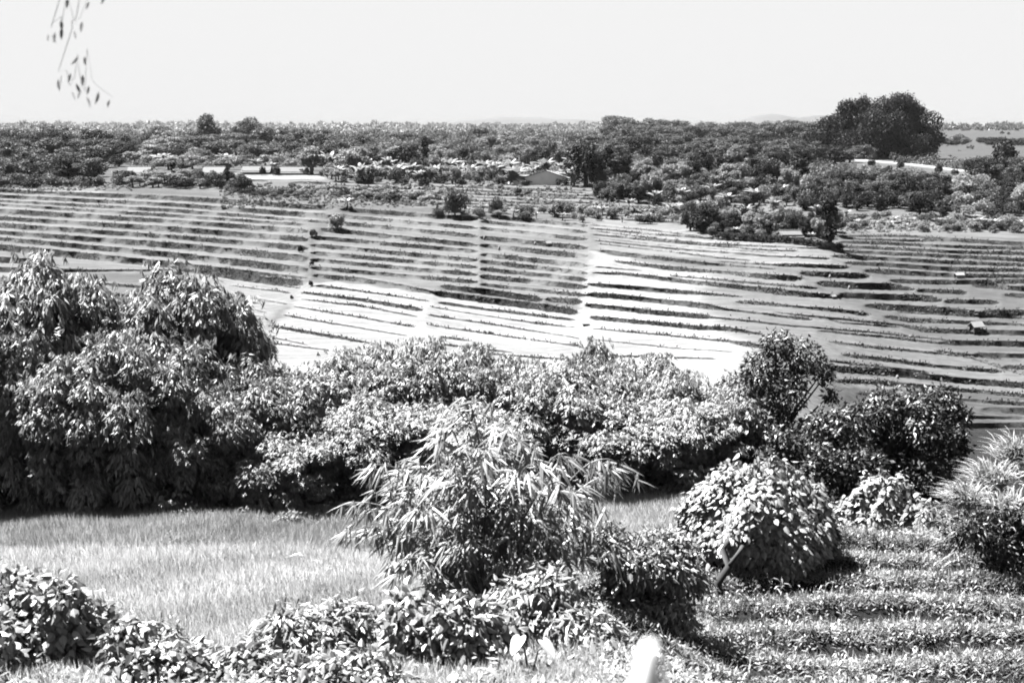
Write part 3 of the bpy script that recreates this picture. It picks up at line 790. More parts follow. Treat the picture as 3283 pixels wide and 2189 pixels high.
# ---- landmark trees and plants
LM = [
 ('black', 1880, 600, 162, 165, 'tall dense dark tree standing over its own black shadow at the village edge'),
 ('black', 1985, 590, 95, 75, 'smaller dark tree touching the right side of the tallest village tree'),
 ('black', 1300, 560, 105, 115, 'dark round-topped tree left of the banana thicket behind the pale slope'),
 ('column', 1362, 540, 110, 32, 'dark narrow tree rising above the round-topped tree beside it'),
 ('black', 1345, 585, 55, 60, 'low dark tree in front of the narrow tree at the slope edge'),
 ('column', 555, 575, 60, 26, 'dark conical tree between the two grey roofs at left'),
 ('column', 730, 605, 72, 24, 'dark spindle tree at the field edge left of the white yard'),
 ('darkbush', 841, 562, 32, 26, 'left one of two clipped dark round trees before the long roof'),
 ('darkbush', 886, 563, 34, 28, 'right one of two clipped dark round trees before the long roof'),
 ('column', 2655, 790, 172, 60, 'very tall dark leafy column at the right end of the walled grove'),
 ('black', 2250, 745, 90, 120, 'dark spreading tree at the left end of the grove in the fields'),
 ('round', 670, 470, 108, 84, 'tall hazy tree with an open crown standing above the left skyline'),
 ('round', 800, 455, 80, 120, 'broad hazy crown right of the tall open tree on the left skyline'),
 ('umbrella', 1540, 470, 62, 80, 'flat-topped hazy tree alone on the plain in the centre distance'),
 ('umbrella', 1575, 500, 62, 36, 'thin small-crowned tree on the slope behind the banana thicket'),
 ('round', 520, 445, 42, 90, 'hazy bushy tree left of the tall open-crowned skyline tree'),
 ('black', 2900, 660, 105, 95, 'dark rounded tree below the pale road at right'),
 ('black', 2950, 690, 85, 90, 'dark rounded tree lower down the bank below the pale road'),
 ('round', 2215, 560, 75, 85, 'dark leaning tree with a pale stem right of the village'),
 ('black', 2440, 600, 90, 90, 'black conical tree in the middle of the right hand village'),
 ('round', 1640, 540, 70, 45, 'slender dark tree behind the pale sheds'),
 ('round', 1760, 535, 85, 85, 'dark tree behind the white gabled house'),
 ('light', 1690, 545, 80, 60, 'pale crowned tree above the pale shed roof'),
 ('light', 1795, 530, 70, 50, 'pale small-crowned tree touching the tallest village tree'),
 ('light', 1000, 560, 95, 110, 'pale feathery tree right of the long roofed house'),
 ('light', 1130, 570, 110, 120, 'pale feathery tree with thin white stems at the village edge'),
 ('light', 2060, 590, 65, 90, 'pale bushy tree over the white washing beside the village'),
 ('light', 2330, 600, 80, 95, 'pale rounded tree left of the black conical tree'),
 ('light', 2180, 600, 90, 80, 'pale tree with a twisted white stem in the right hand village'),
 ('darkbush', 1660, 622, 22, 34, 'small dark clipped bush on the slope under the sheds'),
 ('palebush', 1080, 735, 52, 80, 'pale spiky shrub at the top of the diagonal field path'),
 ('banana', 1115, 668, 40, 60, 'small spiky banana plant at the field edge above the diagonal path'),
 ('darkbush', 1005, 758, 26, 26, 'dark little bush halfway down the diagonal field path'),
 ('darkbush', 965, 810, 28, 24, 'dark little bush at the bend of the diagonal field path'),
 ('darkbush', 1000, 850, 16, 16, 'tiny dark bush above the kink of the field path'),
 ('darkbush', 998, 918, 22, 18, 'dark upright tuft at the lower kink of the field path'),
 ('darkbush', 935, 958, 14, 14, 'dark dot-like tuft on the lower field path'),
 ('bush', 1460, 690, 95, 90, 'feathery tall bush standing at the top edge of the middle terraces'),
 ('bush', 1590, 690, 55, 70, 'bush with a dark hollow at the top edge of the middle terraces'),
 ('bush', 1665, 690, 32, 60, 'low dark bush between two taller bushes at the terrace edge'),
 ('bush', 1800, 697, 55, 90, 'ragged bush with a black gap above the middle terraces'),
 ('darkbush', 2070, 718, 34, 75, 'low dark rounded bush above the pale right terraces'),
 ('darkbush', 3060, 740, 22, 42, 'small round dark bush on the pale bank at right'),
 ('darkbush', 3160, 735, 34, 60, 'larger dark bush near the right end of the pale bank'),
 ('banana', 1345, 590, 50, 50, 'banana plant beside the low dark tree'),
 ('banana', 1835, 560, 70, 80, 'spiky banana plant right of the white gabled house'),
 ('banana', 2385, 715, 55, 60, 'star-shaped banana plant above the grove house roof'),
 ('banana', 2620, 700, 50, 70, 'banana plant behind the tall column in the grove'),
 ('darkbush', 3215, 545, 110, 90, 'dark bushy tree on the right edge below the skyline'),
 ('bush', 2930, 1095, 12, 14, 'tiny tuft on a terrace lip at right'),
]
for l in LM: plant(*l)

# ---- the giant tree
def giant():
    g = np.random.default_rng(55)
    root = empty('giant_tree')
    D = 330.0
    base = at(2860, 525, D); s = px(D)
    ol = [(2560, 470, 50), (2620, 440, 55), (2680, 415, 60), (2730, 370, 60), (2770, 395, 75), (2820, 345, 58), (2860, 375, 80), (2910, 350, 58), (2940, 385, 70),
          (2965, 410, 62), (2970, 450, 50), (2900, 450, 85), (2830, 450, 90), (2760, 460, 80), (2690, 470, 60), (2640, 490, 50), (2930, 480, 50), (2850, 500, 60), (2790, 335, 36), (2880, 330, 40), (2955, 345, 18)]
    bl = []
    for (u, v, r) in ol:
        p = at(u, v, D); dz = p[2] - base[2]
        for k in range(3):
            bl.append([p[0] - base[0] + g.normal(0, r * s * .25), g.uniform(-7, 7) * (0.4 + r / 90), dz + g.normal(0, r * s * .2), r * s * g.uniform(.45, .8)])
    n = 60000
    P, N = crown_pts(g, bl, n, 0.72, 0.85)
    P += 0.28 * g.standard_normal(P.shape)
    Dr = unit(g.standard_normal((n, 3))); Dr[:, 2] -= .7
    Ls = 0.62 * g.uniform(.5, 1.3, n)
    add('crown', leaves('crown', P, Dr, N + np.array([0, 0, .5]) + .4 * g.standard_normal((n, 3)), Ls, Ls * .5, 1, .1), leaf_mat('fig_leaf', .010, .1, .01, .6, .12), root)
    mb = MB()
    for (tx, r) in ((0, 1.3), (-2.2, .8), (1.8, .7)):
        mb.tube([(tx, 0, -1), (tx * .8, 0, 3), (tx * 1.8, .5, 8), (tx * 3, 1, 12)], [r, r * .8, r * .6, r * .3], 8)
    for b_ in bl[::4]:
        mb.tube([(0, 0, 4), tuple(np.array(b_[:3]) * .6), tuple(b_[:3])], [.4, .25, .08], 5)
    add('trunk', mb.mesh('trunk', True), M['bark'], root)
    root.location = base
    tag(root, 'giant dark many-lobed tree rising above the right skyline', 'tree')
giant()

# ---- patches of trees: (kind list, n, polygon box u0,u1,v0,v1(base), height px, width px, label, group)
def fill(kinds, n, u0, u1, v0, v1, h, w, label, group, slope=0.0, jit=0.25):
    # rough even spread
    k = 0
    nu = max(1, int(math.sqrt(n * (u1 - u0) / max(1, (v1 - v0) * 3))))
    for i in range(n):
        u = u0 + (u1 - u0) * ((i * 0.6180339) % 1.0) + random.uniform(-6, 6)
        v = v0 + (v1 - v0) * (i + random.random()) / n + slope * (u - u0)
        sc_ = 0.72 + 0.5 * random.random()
        per = 1.0
        plant(random.choice(kinds), u, v, h * sc_ * 1.12, w * sc_ * random.uniform(1.1, 1.5), label, group)
fill(['black', 'round', 'round'], 52, -60, 330, 470, 590, 62, 85, 'dark crowded tree in the wood at the left edge', 'trees of the left wood')
fill(['round', 'black', 'round', 'light'], 24, 300, 660, 470, 535, 44, 66, 'grey-green tree behind the left farm roofs', 'trees behind the left farm')
fill(['round', 'round', 'umbrella'], 22, 640, 1100, 462, 520, 52, 80, 'hazy tree on the wooded rise behind the long roof', 'trees on the left rise')
fill(['light', 'palebush', 'round', 'banana'], 26, 480, 1010, 528, 552, 36, 50, 'pale tree tucked around the left farmyard', 'farmyard trees at left')
fill(['darkbush', 'darkbush', 'bush', 'light'], 40, 380, 800, 576, 600, 34, 42, 'dark hedge bush along the top of the left terraces', 'hedge bushes above the left terraces', slope=0.03)
fill(['bush', 'darkbush'], 18, 740, 1010, 612, 628, 17, 34, 'low scrub bush above the left terraces below the white yard', 'scrub above the left terraces', slope=0.05)
fill(['round', 'light', 'round', 'umbrella'], 26, 1080, 1960, 462, 520, 36, 58, 'hazy grey tree on the plain behind the village', 'trees on the plain behind the village')
fill(['light', 'banana', 'palebush', 'banana', 'bush'], 56, 1040, 1840, 545, 588, 44, 44, 'pale garden plant in the thicket in front of the village', 'garden thicket plants of the village', slope=0.01)
fill(['bush', 'darkbush', 'banana'], 34, 1040, 1860, 566, 590, 24, 34, 'low bush at the foot of the village thicket', 'bushes at the foot of the village thicket', slope=0.01)
fill(['round', 'round', 'black'], 52, 1960, 2600, 448, 520, 46, 66, 'grey tree of the broad wood behind the right hand village', 'trees of the broad wood')
fill(['round', 'round', 'umbrella'], 40, 1960, 2620, 440, 462, 52, 66, 'hazy tree on the crest of the broad wood', 'trees on the crest of the broad wood')
fill(['black', 'black', 'round'], 16, 2480, 2780, 500, 530, 50, 75, 'black tree of the thicket left of the giant tree', 'thicket left of the giant tree')
fill(['light', 'black', 'round', 'bush', 'palebush', 'black'], 84, 1900, 2600, 545, 650, 44, 46, 'mixed garden tree in the right hand village', 'garden trees of the right hand village', slope=0.04)
fill(['black', 'black', 'round', 'darkbush'], 48, 2560, 3010, 590, 675, 54, 62, 'dark tree in the thicket below the pale road', 'dark thicket below the road', slope=0.02)
fill(['darkbush', 'bush', 'palebush', 'black', 'black'], 44, 2990, 3330, 590, 700, 40, 60, 'bush on the scrubby slope at the right edge', 'bushes on the right slope')
fill(['black', 'round'], 12, 3130, 3330, 560, 600, 62, 70, 'dark tree at the right edge above the scrubby slope', 'dark trees at the right edge')
fill(['bush', 'darkbush'], 12, 2990, 3330, 455, 470, 20, 50, 'hazy tree on the low right skyline', 'trees on the right skyline')
fill(['palebush', 'bush', 'banana'], 48, 2710, 3283, 700, 738, 24, 36, 'pale bush on the bank above the right terraces', 'pale bushes above the right terraces', slope=0.02)
fill(['palebush', 'banana', 'bush', 'light'], 44, 1400, 2220, 668, 704, 26, 36, 'pale bush along the top edge of the middle terraces', 'pale bushes along the terrace edge', slope=0.02)
fill(['bush', 'palebush', 'darkbush'], 30, 940, 1400, 605, 625, 18, 40, 'low bush on the pale slope left of the village', 'bushes on the pale slope', slope=0.05)
fill(['banana'], 22, 1060, 1860, 556, 590, 58, 60, 'banana plant in the village gardens', 'banana plants of the village', slope=0.01)
fill(['banana'], 16, 1990, 2600, 600, 690, 42, 46, 'banana plant in the right hand village', 'banana plants of the right hand village', slope=0.03)
fill(['column', 'black', 'light'], 24, 1950, 2600, 540, 640, 74, 44, 'taller tree standing up from the right hand village', 'taller trees of the right hand village', slope=0.03)
fill(['light', 'round', 'black', 'round'], 26, 1040, 1840, 535, 560, 62, 44, 'taller tree among the village gardens', 'taller village garden trees', slope=0.01)
fill(['darkbush', 'bush'], 26, -80, 330, 586, 602, 30, 50, 'low dark bush at the foot of the left wood', 'bushes at the foot of the left wood')
# grove standing in the fields
fill(['black', 'round', 'black', 'light', 'black'], 40, 2210, 2690, 715, 745, 62, 48, 'slim tree inside the hedged grove in the fields', 'trees inside the hedged grove', slope=0.05)
fill(['palebush', 'bush', 'banana'], 26, 2240, 2670, 735, 752, 28, 34, 'low plant inside the hedged grove', 'low plants of the hedged grove', slope=0.04)
hp = [(2190, 712), (2250, 735), (2300, 765), (2400, 771), (2500, 776), (2600, 788), (2690, 800)]
for i in range(22):
    u = 2195 + 495 * i / 21; v = np.interp(u, [p[0] for p in hp], [p[1] for p in hp])
    plant('darkbush', u, v, 26, 38, 'clipped dark hedge bush along the front of the grove', 'hedge in front of the grove')
# far stuff: woods and plain seen as one mass
def mass(name, seed, n, fn, L, mat, label, cat):
    g = np.random.default_rng(seed)
    bl = []
    for i in range(n):
        x, y, z, r = fn(g)
        bl.append([x, y, z, r])
    nl = n * 60
    P, N = crown_pts(g, bl, nl, .7, .8)
    Dr = unit(g.standard_normal((nl, 3)))
    Ls = L * g.uniform(.6, 1.4, nl) * (P[:, 1] / 700) ** 0.9
    o = add(name, leaves(name, P, Dr, N + np.array([0, 0, .5]), Ls, Ls * .6), mat)
    tag(o, label, cat, kind='stuff')
def wood(u0, u1, v0, v1, hp0, hp1):
    def fn(g):
        for _ in range(50):
            u = g.uniform(u0, u1); v = v0 + (v1 - v0) * g.uniform(0, 1)
            rv = np.interp(u, [2700, 2870, 3000, 3140], [513, 526, 540, 557])
            if v0 > 580: break
            if 2680 < u < 3150 and rv - 3 < v < rv + 26: continue
            if 2700 < u and v > 590: continue
            if u > 3000 and v < 520 and v > 420: continue
            if u < 2500 and v > 600 and g.uniform() < .7: continue
            break
        p = far_pt(u, v); s = px(p[1]); r = g.uniform(hp0, hp1) * s * .55
        return p[0], p[1], p[2] + r * g.uniform(.4, 1.0), r
    return fn
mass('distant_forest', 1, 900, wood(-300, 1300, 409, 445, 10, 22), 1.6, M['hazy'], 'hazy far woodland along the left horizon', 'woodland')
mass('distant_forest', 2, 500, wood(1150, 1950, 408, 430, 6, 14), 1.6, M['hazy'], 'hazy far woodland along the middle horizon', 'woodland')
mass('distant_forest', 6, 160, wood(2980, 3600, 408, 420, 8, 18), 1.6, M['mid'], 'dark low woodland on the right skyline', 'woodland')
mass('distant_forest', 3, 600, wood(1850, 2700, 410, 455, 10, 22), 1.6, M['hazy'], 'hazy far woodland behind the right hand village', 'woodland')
mass('distant_scrub', 4, 2600, wood(-200, 2000, 440, 536, 14, 32), 0.9, M['mid'], 'low scrub covering the plain behind the village', 'scrub')
mass('distant_scrub', 5, 3200, wood(1950, 3500, 450, 650, 12, 28), 0.8, M['mid'], 'low scrub covering the right hand slopes', 'scrub')

mass('slope_scrub', 12, 260, wood(2980, 3500, 428, 510, 3, 9), 0.9, M['mid'], 'low growth on the grey field beyond the giant tree', 'scrub')
mass('slope_scrub', 7, 700, wood(700, 1900, 585, 668, 4, 10), 0.55, M['light'], 'pale rough growth on the slopes between village and terraces', 'scrub')
mass('slope_scrub', 8, 500, wood(1900, 2700, 610, 700, 4, 10), 0.55, M['light'], 'pale rough growth around the hedged grove', 'scrub')
mass('slope_scrub', 9, 420, wood(2690, 3400, 690, 748, 5, 12), 0.5, M['light'], 'pale rough growth on the bank above the right terraces', 'scrub')
mass('slope_scrub', 10, 260, wood(-100, 420, 588, 612, 4, 9), 0.5, M['light'], 'pale rough growth under the left wood', 'scrub')
mass('slope_scrub', 11, 500, wood(720, 1450, 600, 660, 3, 9), 0.5, M['mid'], 'dull rough growth on the slopes left of the village', 'scrub')
# far hills
def hill(pts, D, depth):
    V, Qd = [], []
    n = 60
    for i in range(n + 1):
        u = pts[0][0] + (pts[-1][0] - pts[0][0]) * i / n
        v = np.interp(u, [p[0] for p in pts], [p[1] for p in pts]) + 1.0 * math.sin(u * .05) + .5 * math.sin(u * .17)
        for k, f_ in enumerate((0, .45, .8, 1, .8, .45, 0)):
            y = D + (k - 3) * depth / 6
            top = at(u, v, D)
            x = top[0]; zb = H0 - 9
            V.append((x, y, zb + (top[2] - zb) * f_))
    for i in range(n):
        for k in range(6):
            a = i * 7 + k; Qd.append((a, a + 7, a + 8, a + 1))
    o = add('hills', mesh_np('hills', np.array(V), None, Qd, True), plain_mat('hill_scrub', .012, .3, .004))
    tag(o, kind='structure')
hill([(2350, 402), (2420, 372), (2480, 366), (2560, 378), (2640, 370), (2760, 384), (3000, 398), (3200, 404), (3400, 404)], 3600, 900)
hill([(1350, 402), (1500, 385), (1640, 375), (1800, 382), (1990, 390), (2200, 395), (2400, 404)], 5200, 1200)

# road at right: a ribbon following the slope
V, Qd = [], []
rp = [(2740, 515), (2800, 520), (2870, 526), (2930, 532), (3000, 540), (3070, 549), (3135, 556)]
for i in range(61):
    u = 2740 + 395 * i / 60
    v = np.interp(u, [p[0] for p in rp], [p[1] for p in rp])
    th = 4.5
    p0 = at(u, v - th / 2, far_D(u, v + th / 2) * 1.03); p1 = at(u, v + th / 2, far_D(u, v + th / 2))
    for q in (p0, p1): V.append((q[0], q[1], q[2] + 0.25))
    V.append((p1[0], p1[1] - .2, p1[2] - 1.2))
for i in range(60):
    a = i * 3; Qd.append((a, a + 1, a + 4, a + 3)); Qd.append((a + 1, a + 2, a + 5, a + 4))
tag(add('road', mesh_np('road', np.array(V), None, Qd), M['track']), kind='structure')
V, Qd = [], []
# beaten yard
for (u, v) in [(790, 570), (870, 568), (1000, 568), (1040, 571), (990, 574), (800, 574)]:
    q = far_pt(u, v); V.append((q[0], q[1], q[2] + .06))
tag(add('yard', mesh_np('yard', np.array(V), [(0, 1, 5), (1, 4, 5), (1, 2, 4), (2, 3, 4)]), M['track']), kind='structure')

# ------------------------------------------------------------------ buildings
def house(u, vb, wpx, hwall, hroof, dep, rz, label, roof='thatch', wall='plaster', cat='house', name='farmhouse', D=None):
    loc = far_pt(u, vb) if D is None else at(u, vb, D)
    s = px(loc[1])
    w, hw, hr, d = wpx * s, hwall * s, hroof * s, dep
    root = empty(name, loc, rz)
    mb = MB()   # walls with gables
    a, b_ = w / 2 * .92, d / 2 * .86
    mb.poly([(-a, -b_, -.5), (a, -b_, -.5), (a, b_, -.5), (-a, b_, -.5), (-a, -b_, hw), (a, -b_, hw), (a, b_, hw), (-a, b_, hw), (-a, 0, hw + hr * .9), (a, 0, hw + hr * .9)],
            [(0, 1, 5, 4), (2, 3, 7, 6), (1, 2, 6, 5), (3, 0, 4, 7), (4, 7, 8), (5, 9, 6)])
    add('wall', mb.mesh('wall'), M[wall], root)
    mb = MB()
    A, Bd, t = w / 2, d / 2, .14
    e = hw - .25
    rz_ = hw + hr
    mb.poly([(-A, -Bd, e), (A, -Bd, e), (A, 0, rz_), (-A, 0, rz_), (-A, -Bd, e - t), (A, -Bd, e - t), (A, 0, rz_ - t), (-A, 0, rz_ - t),
             (-A, Bd, e), (A, Bd, e), (-A, Bd, e - t), (A, Bd, e - t)],
            [(0, 1, 2, 3), (3, 2, 9, 8), (5, 4, 7, 6), (6, 7, 10, 11), (0, 4, 5, 1), (8, 9, 11, 10), (0, 3, 7, 4), (1, 5, 6, 2), (3, 8, 10, 7), (2, 6, 11, 9)])
    mb.tube([(-A, 0, rz_ + .03), (A, 0, rz_ + .03)], .09, 6)
    add('roof', mb.mesh('roof'), M[roof], root)
    mb = MB(); mb.box((w * .1, -b_ - .03, hw * .42), (.9, .08, hw * .84)); add('door', mb.mesh('door'), M['dim'], root)
    for sx in (-.28, .32):
        if w > 4:
            mb = MB(); mb.box((w * sx, -b_ - .03, hw * .55), (.9, .08, hw * .4)); f_ = add('window', mb.mesh('window'), M['dim'], root)
            mb = MB(); mb.box((w * sx, -b_ - .05, hw * .33), (1.1, .1, .08)); add('sill', mb.mesh('sill'), M['plaster'], f_)
    if w > 6:
        for k in range(4):
            mb = MB(); mb.tube([(-A * .85 + k * A * .57, -Bd + .12, -.3), (-A * .85 + k * A * .57, -Bd + .12, e)], .09, 6)
            add('veranda_post', mb.mesh('veranda_post'), M['palebark'], root)
    tag(root, label, cat)
    return root
house(450, 566, 72, 14, 17, 6, .1, 'low grey farmhouse half hidden by dark trees at the far left')
house(690, 566, 70, 13, 18, 6, -.05, 'grey roofed farmhouse behind the bushes left of the white yard')
house(825, 557, 92, 10, 14, 5, .02, 'left house of the long pair behind the white yard')
house(935, 559, 105, 9, 15, 5, .02, 'right house of the long pair behind the white yard')
for (u_, v_, h_) in [(2795, 535, 26), (2888, 541, 30), (3008, 556, 34), (3060, 562, 22), (3125, 572, 30), (2850, 545, 16)]: plant('darkbush', u_, v_, h_, 30, 'dark bush in front of the pale road', 'bushes in front of the road')
house(1668, 590, 62, 14, 16, 5, .5, 'pale shed with a sloping roof left of the white gabled house', roof='tin', wall='white', cat='shed', name='shed')
house(1750, 592, 30, 26, 20, 8, 1.45, 'white house with its gable facing the fields beside the banana plant', roof='tin', wall='white')
house(1130, 563, 70, 10, 12, 5, .1, 'low pale house under the feathery trees', roof='thatch', wall='white')
house(1960, 578, 70, 14, 10, 5, .1, 'white walled house behind the trunks of the tallest village tree', roof='thatch', wall='white')
house(2240, 620, 48, 12, 10, 5, -.1, 'small house with a bright white roof in the right hand village', roof='tin')
house(2395, 738, 52, 12, 17, 4.5, .1, 'thatched house with a light roof in the hedged grove')
house(2485, 745, 60, 13, 18, 4.5, -.1, 'second thatched house beside the tree stems in the grove')
house(2530, 765, 70, 16, 10, 4, .05, 'low open barn behind white posts in the grove', wall='timber', cat='barn', name='barn')
house(2430, 470, 34, 8, 6, 8, .2, 'tiny white hut high in the broad wood', roof='tin', cat='hut', name='hut')

def field_hut(u, vb, wpx, label, rz=0.3, tall=1.0):
    loc = far_pt(u, vb); s = px(loc[1]); w = wpx * s
    root = empty('field_hut', loc, rz)
    hh = w * .55 * tall
    for sx in (-1, 1):
        for sy in (-1, 1):
            mb = MB(); mb.tube([(sx * w * .34, sy * w * .26, -.3), (sx * w * .34, sy * w * .26, hh)], .05, 6); add('leg', mb.mesh('leg'), M['timber'], root)
    mb = MB(); mb.box((0, 0, hh * .35), (w * .72, w * .56, .07)); add('floor_deck', mb.mesh('floor_deck'), M['timber'], root)
    mb = MB(); mb.box((-w * .05, .05, hh * .66), (w * .6, w * .44, hh * .56)); add('screen', mb.mesh('screen'), M['timber'], root)
    mb = MB(); A, Bd, t = w / 2, w * .42, .07
    e, z1 = hh * .86, hh * 1.35
    mb.poly([(-A, -Bd, e), (A, -Bd, e), (A, 0, z1), (-A, 0, z1), (-A, Bd, e), (A, Bd, e), (-A, -Bd, e - t), (A, -Bd, e - t), (A, 0, z1 - t), (-A, 0, z1 - t), (-A, Bd, e - t), (A, Bd, e - t)],
            [(0, 1, 2, 3), (3, 2, 5, 4), (7, 6, 9, 8), (8, 9, 10, 11), (0, 6, 7, 1), (4, 5, 11, 10), (0, 3, 9, 6), (1, 7, 8, 2), (3, 4, 10, 9), (2, 8, 11, 5)])
    add('roof', mb.mesh('roof'), M['tin'], root)
    tag(root, label, 'hut')
field_hut(3128, 1072, 44, 'largest field hut, white roof tilted over a black underside, in the dark terraces', rz=.35, tall=1.3)
field_hut(3074, 892, 30, 'field hut with a white roof high in the dark right terraces', rz=.2, tall=.8)
field_hut(1494, 704, 34, 'field hut with a pale roof in the upper middle terraces', rz=.15, tall=.8)
field_hut(1758, 790, 18, 'very small pale field hut halfway down the middle terraces', rz=.4, tall=1.2)
field_hut(2671, 958, 18, 'small white field shelter between grey and dark terraces', rz=.5, tall=1.0)
field_hut(1878, 1044, 22, 'dark squat shelter on the path between the white fields', rz=.1, tall=.7)
# pale marker stakes in the fields
for i, (u, v, h) in enumerate([(1552, 770, 14), (1600, 803, 16), (2660, 892, 12), (2722, 927, 12), (1715, 785, 10), (2876, 1213, 12)]):
    loc = far_pt(u, v); s = px(loc[1])
    mb = MB(); mb.tube([(0, 0, -.2), (.03, 0, h * s * .6), (0, 0, h * s)], [.16, .12, .04], 6)
    o = add('scarecrow_stake', mb.mesh('scarecrow_stake', True), M['palebark'], None, loc)
    tag(o, 'pale stake standing on a terrace lip', 'stake', 'pale stakes in the terraces')

# ------------------------------------------------------------------ bamboo wall and near plants
BP = [bamboo_clump(300), bamboo_clump(301, 26), bamboo_clump(302, 34), bamboo_clump(303, 28)]
def bamboo(i, u, vtop, D, wpx, label, group=None):
    x = at(u, vtop, D)[0]; zt = at(u, vtop, D)[2]
    zb = float(zn(x, D)); h = zt - zb
    w = wpx * px(D) * 1.32
    sx = w / 5.0; sz = h / 4.6
    return put(BP[i % 4], 'bamboo_clump', (x, D, zb), (sx, sx, sz), i * 1.37, label, 'bamboo')
bl_ = [
 (110, 850, 29, 450, 'tallest bamboo clump at the left edge, soft domed head'),
 (300, 905, 31.5, 300, 'bamboo clump filling the gap between the two tall left clumps'),
 (560, 885, 29.5, 440, 'tall bamboo clump with a ragged crown right of the tallest one'),
 (-40, 1000, 27.5, 330, 'shaded bamboo clump cut by the left edge of the picture'),
 (230, 1160, 26.8, 330, 'lower dark bamboo clump in front of the tallest clump'),
 (420, 1060, 27.3, 380, 'bamboo clump with bright sprays in front of the ragged crown'),
 (640, 1230, 27.2, 300, 'low bamboo clump with white hanging leaf tips over black shade'),
 (760, 1110, 31, 260, 'small bamboo head against the white terraces at left centre'),
 (870, 1180, 28.5, 340, 'rounded bamboo clump left of the centre line of the thicket'),
 (940, 1380, 27, 300, 'low drooping bamboo over the left meadow edge'),
 (1090, 1150, 30, 360, 'bamboo clump with a dark notch at its top'),
 (1330, 1105, 30.5, 360, 'bamboo clump in the middle with the highest sprays of the low thicket'),
 (1230, 1290, 28, 360, 'bamboo clump in front of the middle sprays'),
 (1560, 1110, 31, 320, 'bamboo clump behind the big-leaved bamboo'),
 (1500, 1300, 28.5, 360, 'bamboo clump directly above the big-leaved bamboo'),
 (1780, 1180, 30, 340, 'bamboo clump right of the white gap in the thicket top'),
 (1930, 1120, 33, 260, 'feathery bamboo head rising right of the white gap'),
 (2100, 1145, 31.5, 330, 'bamboo clump with a fan-shaped head right of centre'),
 (1960, 1290, 29.5, 360, 'bamboo clump with combed sprays above the right meadow'),
 (2150, 1290, 29.5, 330, 'bamboo clump beside the dark right hand tree'),
 (1180, 1180, 32, 330, 'bamboo clump joining the notched clump to the middle sprays'),
 (1680, 1230, 31.5, 340, 'bamboo clump behind the white gap in the thicket'),
 (720, 1330, 28.5, 360, 'shaded bamboo mass between the left and middle clumps'),
 (1380, 1400, 28.2, 400, 'lowest bamboo mass behind the big-leaved bamboo'),
 (2330, 1230, 31, 260, 'thin bamboo clump leaning into the dark right hand tree'),
]
for i, b_ in enumerate(bl_): bamboo(i, *b_)

# dark trees at right of the wall
def near_tree(name, seed, u, vbase_D, blobs, n, L, Wd, mat, label, hang=.4, trunk_r=.12, cat='tree', stems=1, shell=.6, segs=1, flat=.85, Dj=.9, vb=None, droop=.1, bark='bark'):
    """blobs given as photo pixels (u, v, r) at distance D, spread in depth"""
    g = np.random.default_rng(seed)
    D = vbase_D
    x0 = at(u, 1300 if vb is None else vb, D)[0]
    base = np.array([x0, D, float(zn(x0, D))])
    root = empty(name, tuple(base))
    s = px(D)
    bl = []
    for (bu, bv, br) in blobs:
        p = np.array(at(bu, bv, D)) - base
        for k in range(2):
            bl.append([p[0] + g.normal(0, br * s * .22), g.uniform(-Dj, Dj) * br * s, p[2] + g.normal(0, br * s * .15), br * s * g.uniform(.62, .92)])
    P, N = crown_pts(g, bl, n, shell, flat)
    P = P + g.normal(0, .05, P.shape)
    keep = (P[:, 2] + base[2]) > zn(P[:, 0] + base[0], P[:, 1] + base[1]) + .02
    P, N = P[keep], N[keep]; n = len(P)
    Dr = unit(g.standard_normal((n, 3))) * .8 + N * .5; Dr[:, 2] -= hang
    Nm = N + np.array([0, 0, .55]) + .45 * g.standard_normal((n, 3))
    Ls = L * g.uniform(.55, 1.3, n)
    add('crown', leaves('crown', P, Dr, Nm, Ls, Ls * (Wd / L), segs, droop), mat, root)
    if trunk_r:
        mb = MB()
        ztop = max(b_[2] for b_ in bl) * .75
        mb.tube([(0, 0, -.2), (.08, 0, ztop * .4), (-.05, 0.05, ztop * .8)], [trunk_r, trunk_r * .8, trunk_r * .5], 8)
        for b_ in bl[::2]:
            mb.tube([(.04, 0, ztop * .35), tuple(np.array([b_[0] * .5, b_[1] * .5, max(b_[2] * .7, ztop * .4)])), tuple(b_[:3])], [trunk_r * .5, trunk_r * .3, .012], 5)
        add('trunk', mb.mesh('trunk', True), M[bark], root)
    tag(root, label, cat)
    return root
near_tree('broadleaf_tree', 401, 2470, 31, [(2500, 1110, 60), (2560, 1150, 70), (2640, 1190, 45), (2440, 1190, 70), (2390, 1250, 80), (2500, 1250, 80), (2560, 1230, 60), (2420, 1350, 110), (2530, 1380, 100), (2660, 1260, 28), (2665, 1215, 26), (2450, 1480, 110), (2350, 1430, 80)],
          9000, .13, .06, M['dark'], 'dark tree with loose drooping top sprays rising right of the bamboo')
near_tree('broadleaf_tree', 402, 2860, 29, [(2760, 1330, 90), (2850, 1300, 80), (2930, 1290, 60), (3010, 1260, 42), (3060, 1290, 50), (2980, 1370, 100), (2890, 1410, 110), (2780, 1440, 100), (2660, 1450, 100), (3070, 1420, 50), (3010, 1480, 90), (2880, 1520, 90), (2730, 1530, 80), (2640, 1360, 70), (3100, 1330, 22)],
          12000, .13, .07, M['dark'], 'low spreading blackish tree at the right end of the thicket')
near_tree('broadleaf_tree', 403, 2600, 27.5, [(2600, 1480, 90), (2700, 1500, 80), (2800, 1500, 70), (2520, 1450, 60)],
          5000, .13, .07, M['dark'], 'dark understorey tree behind the domed shrub')
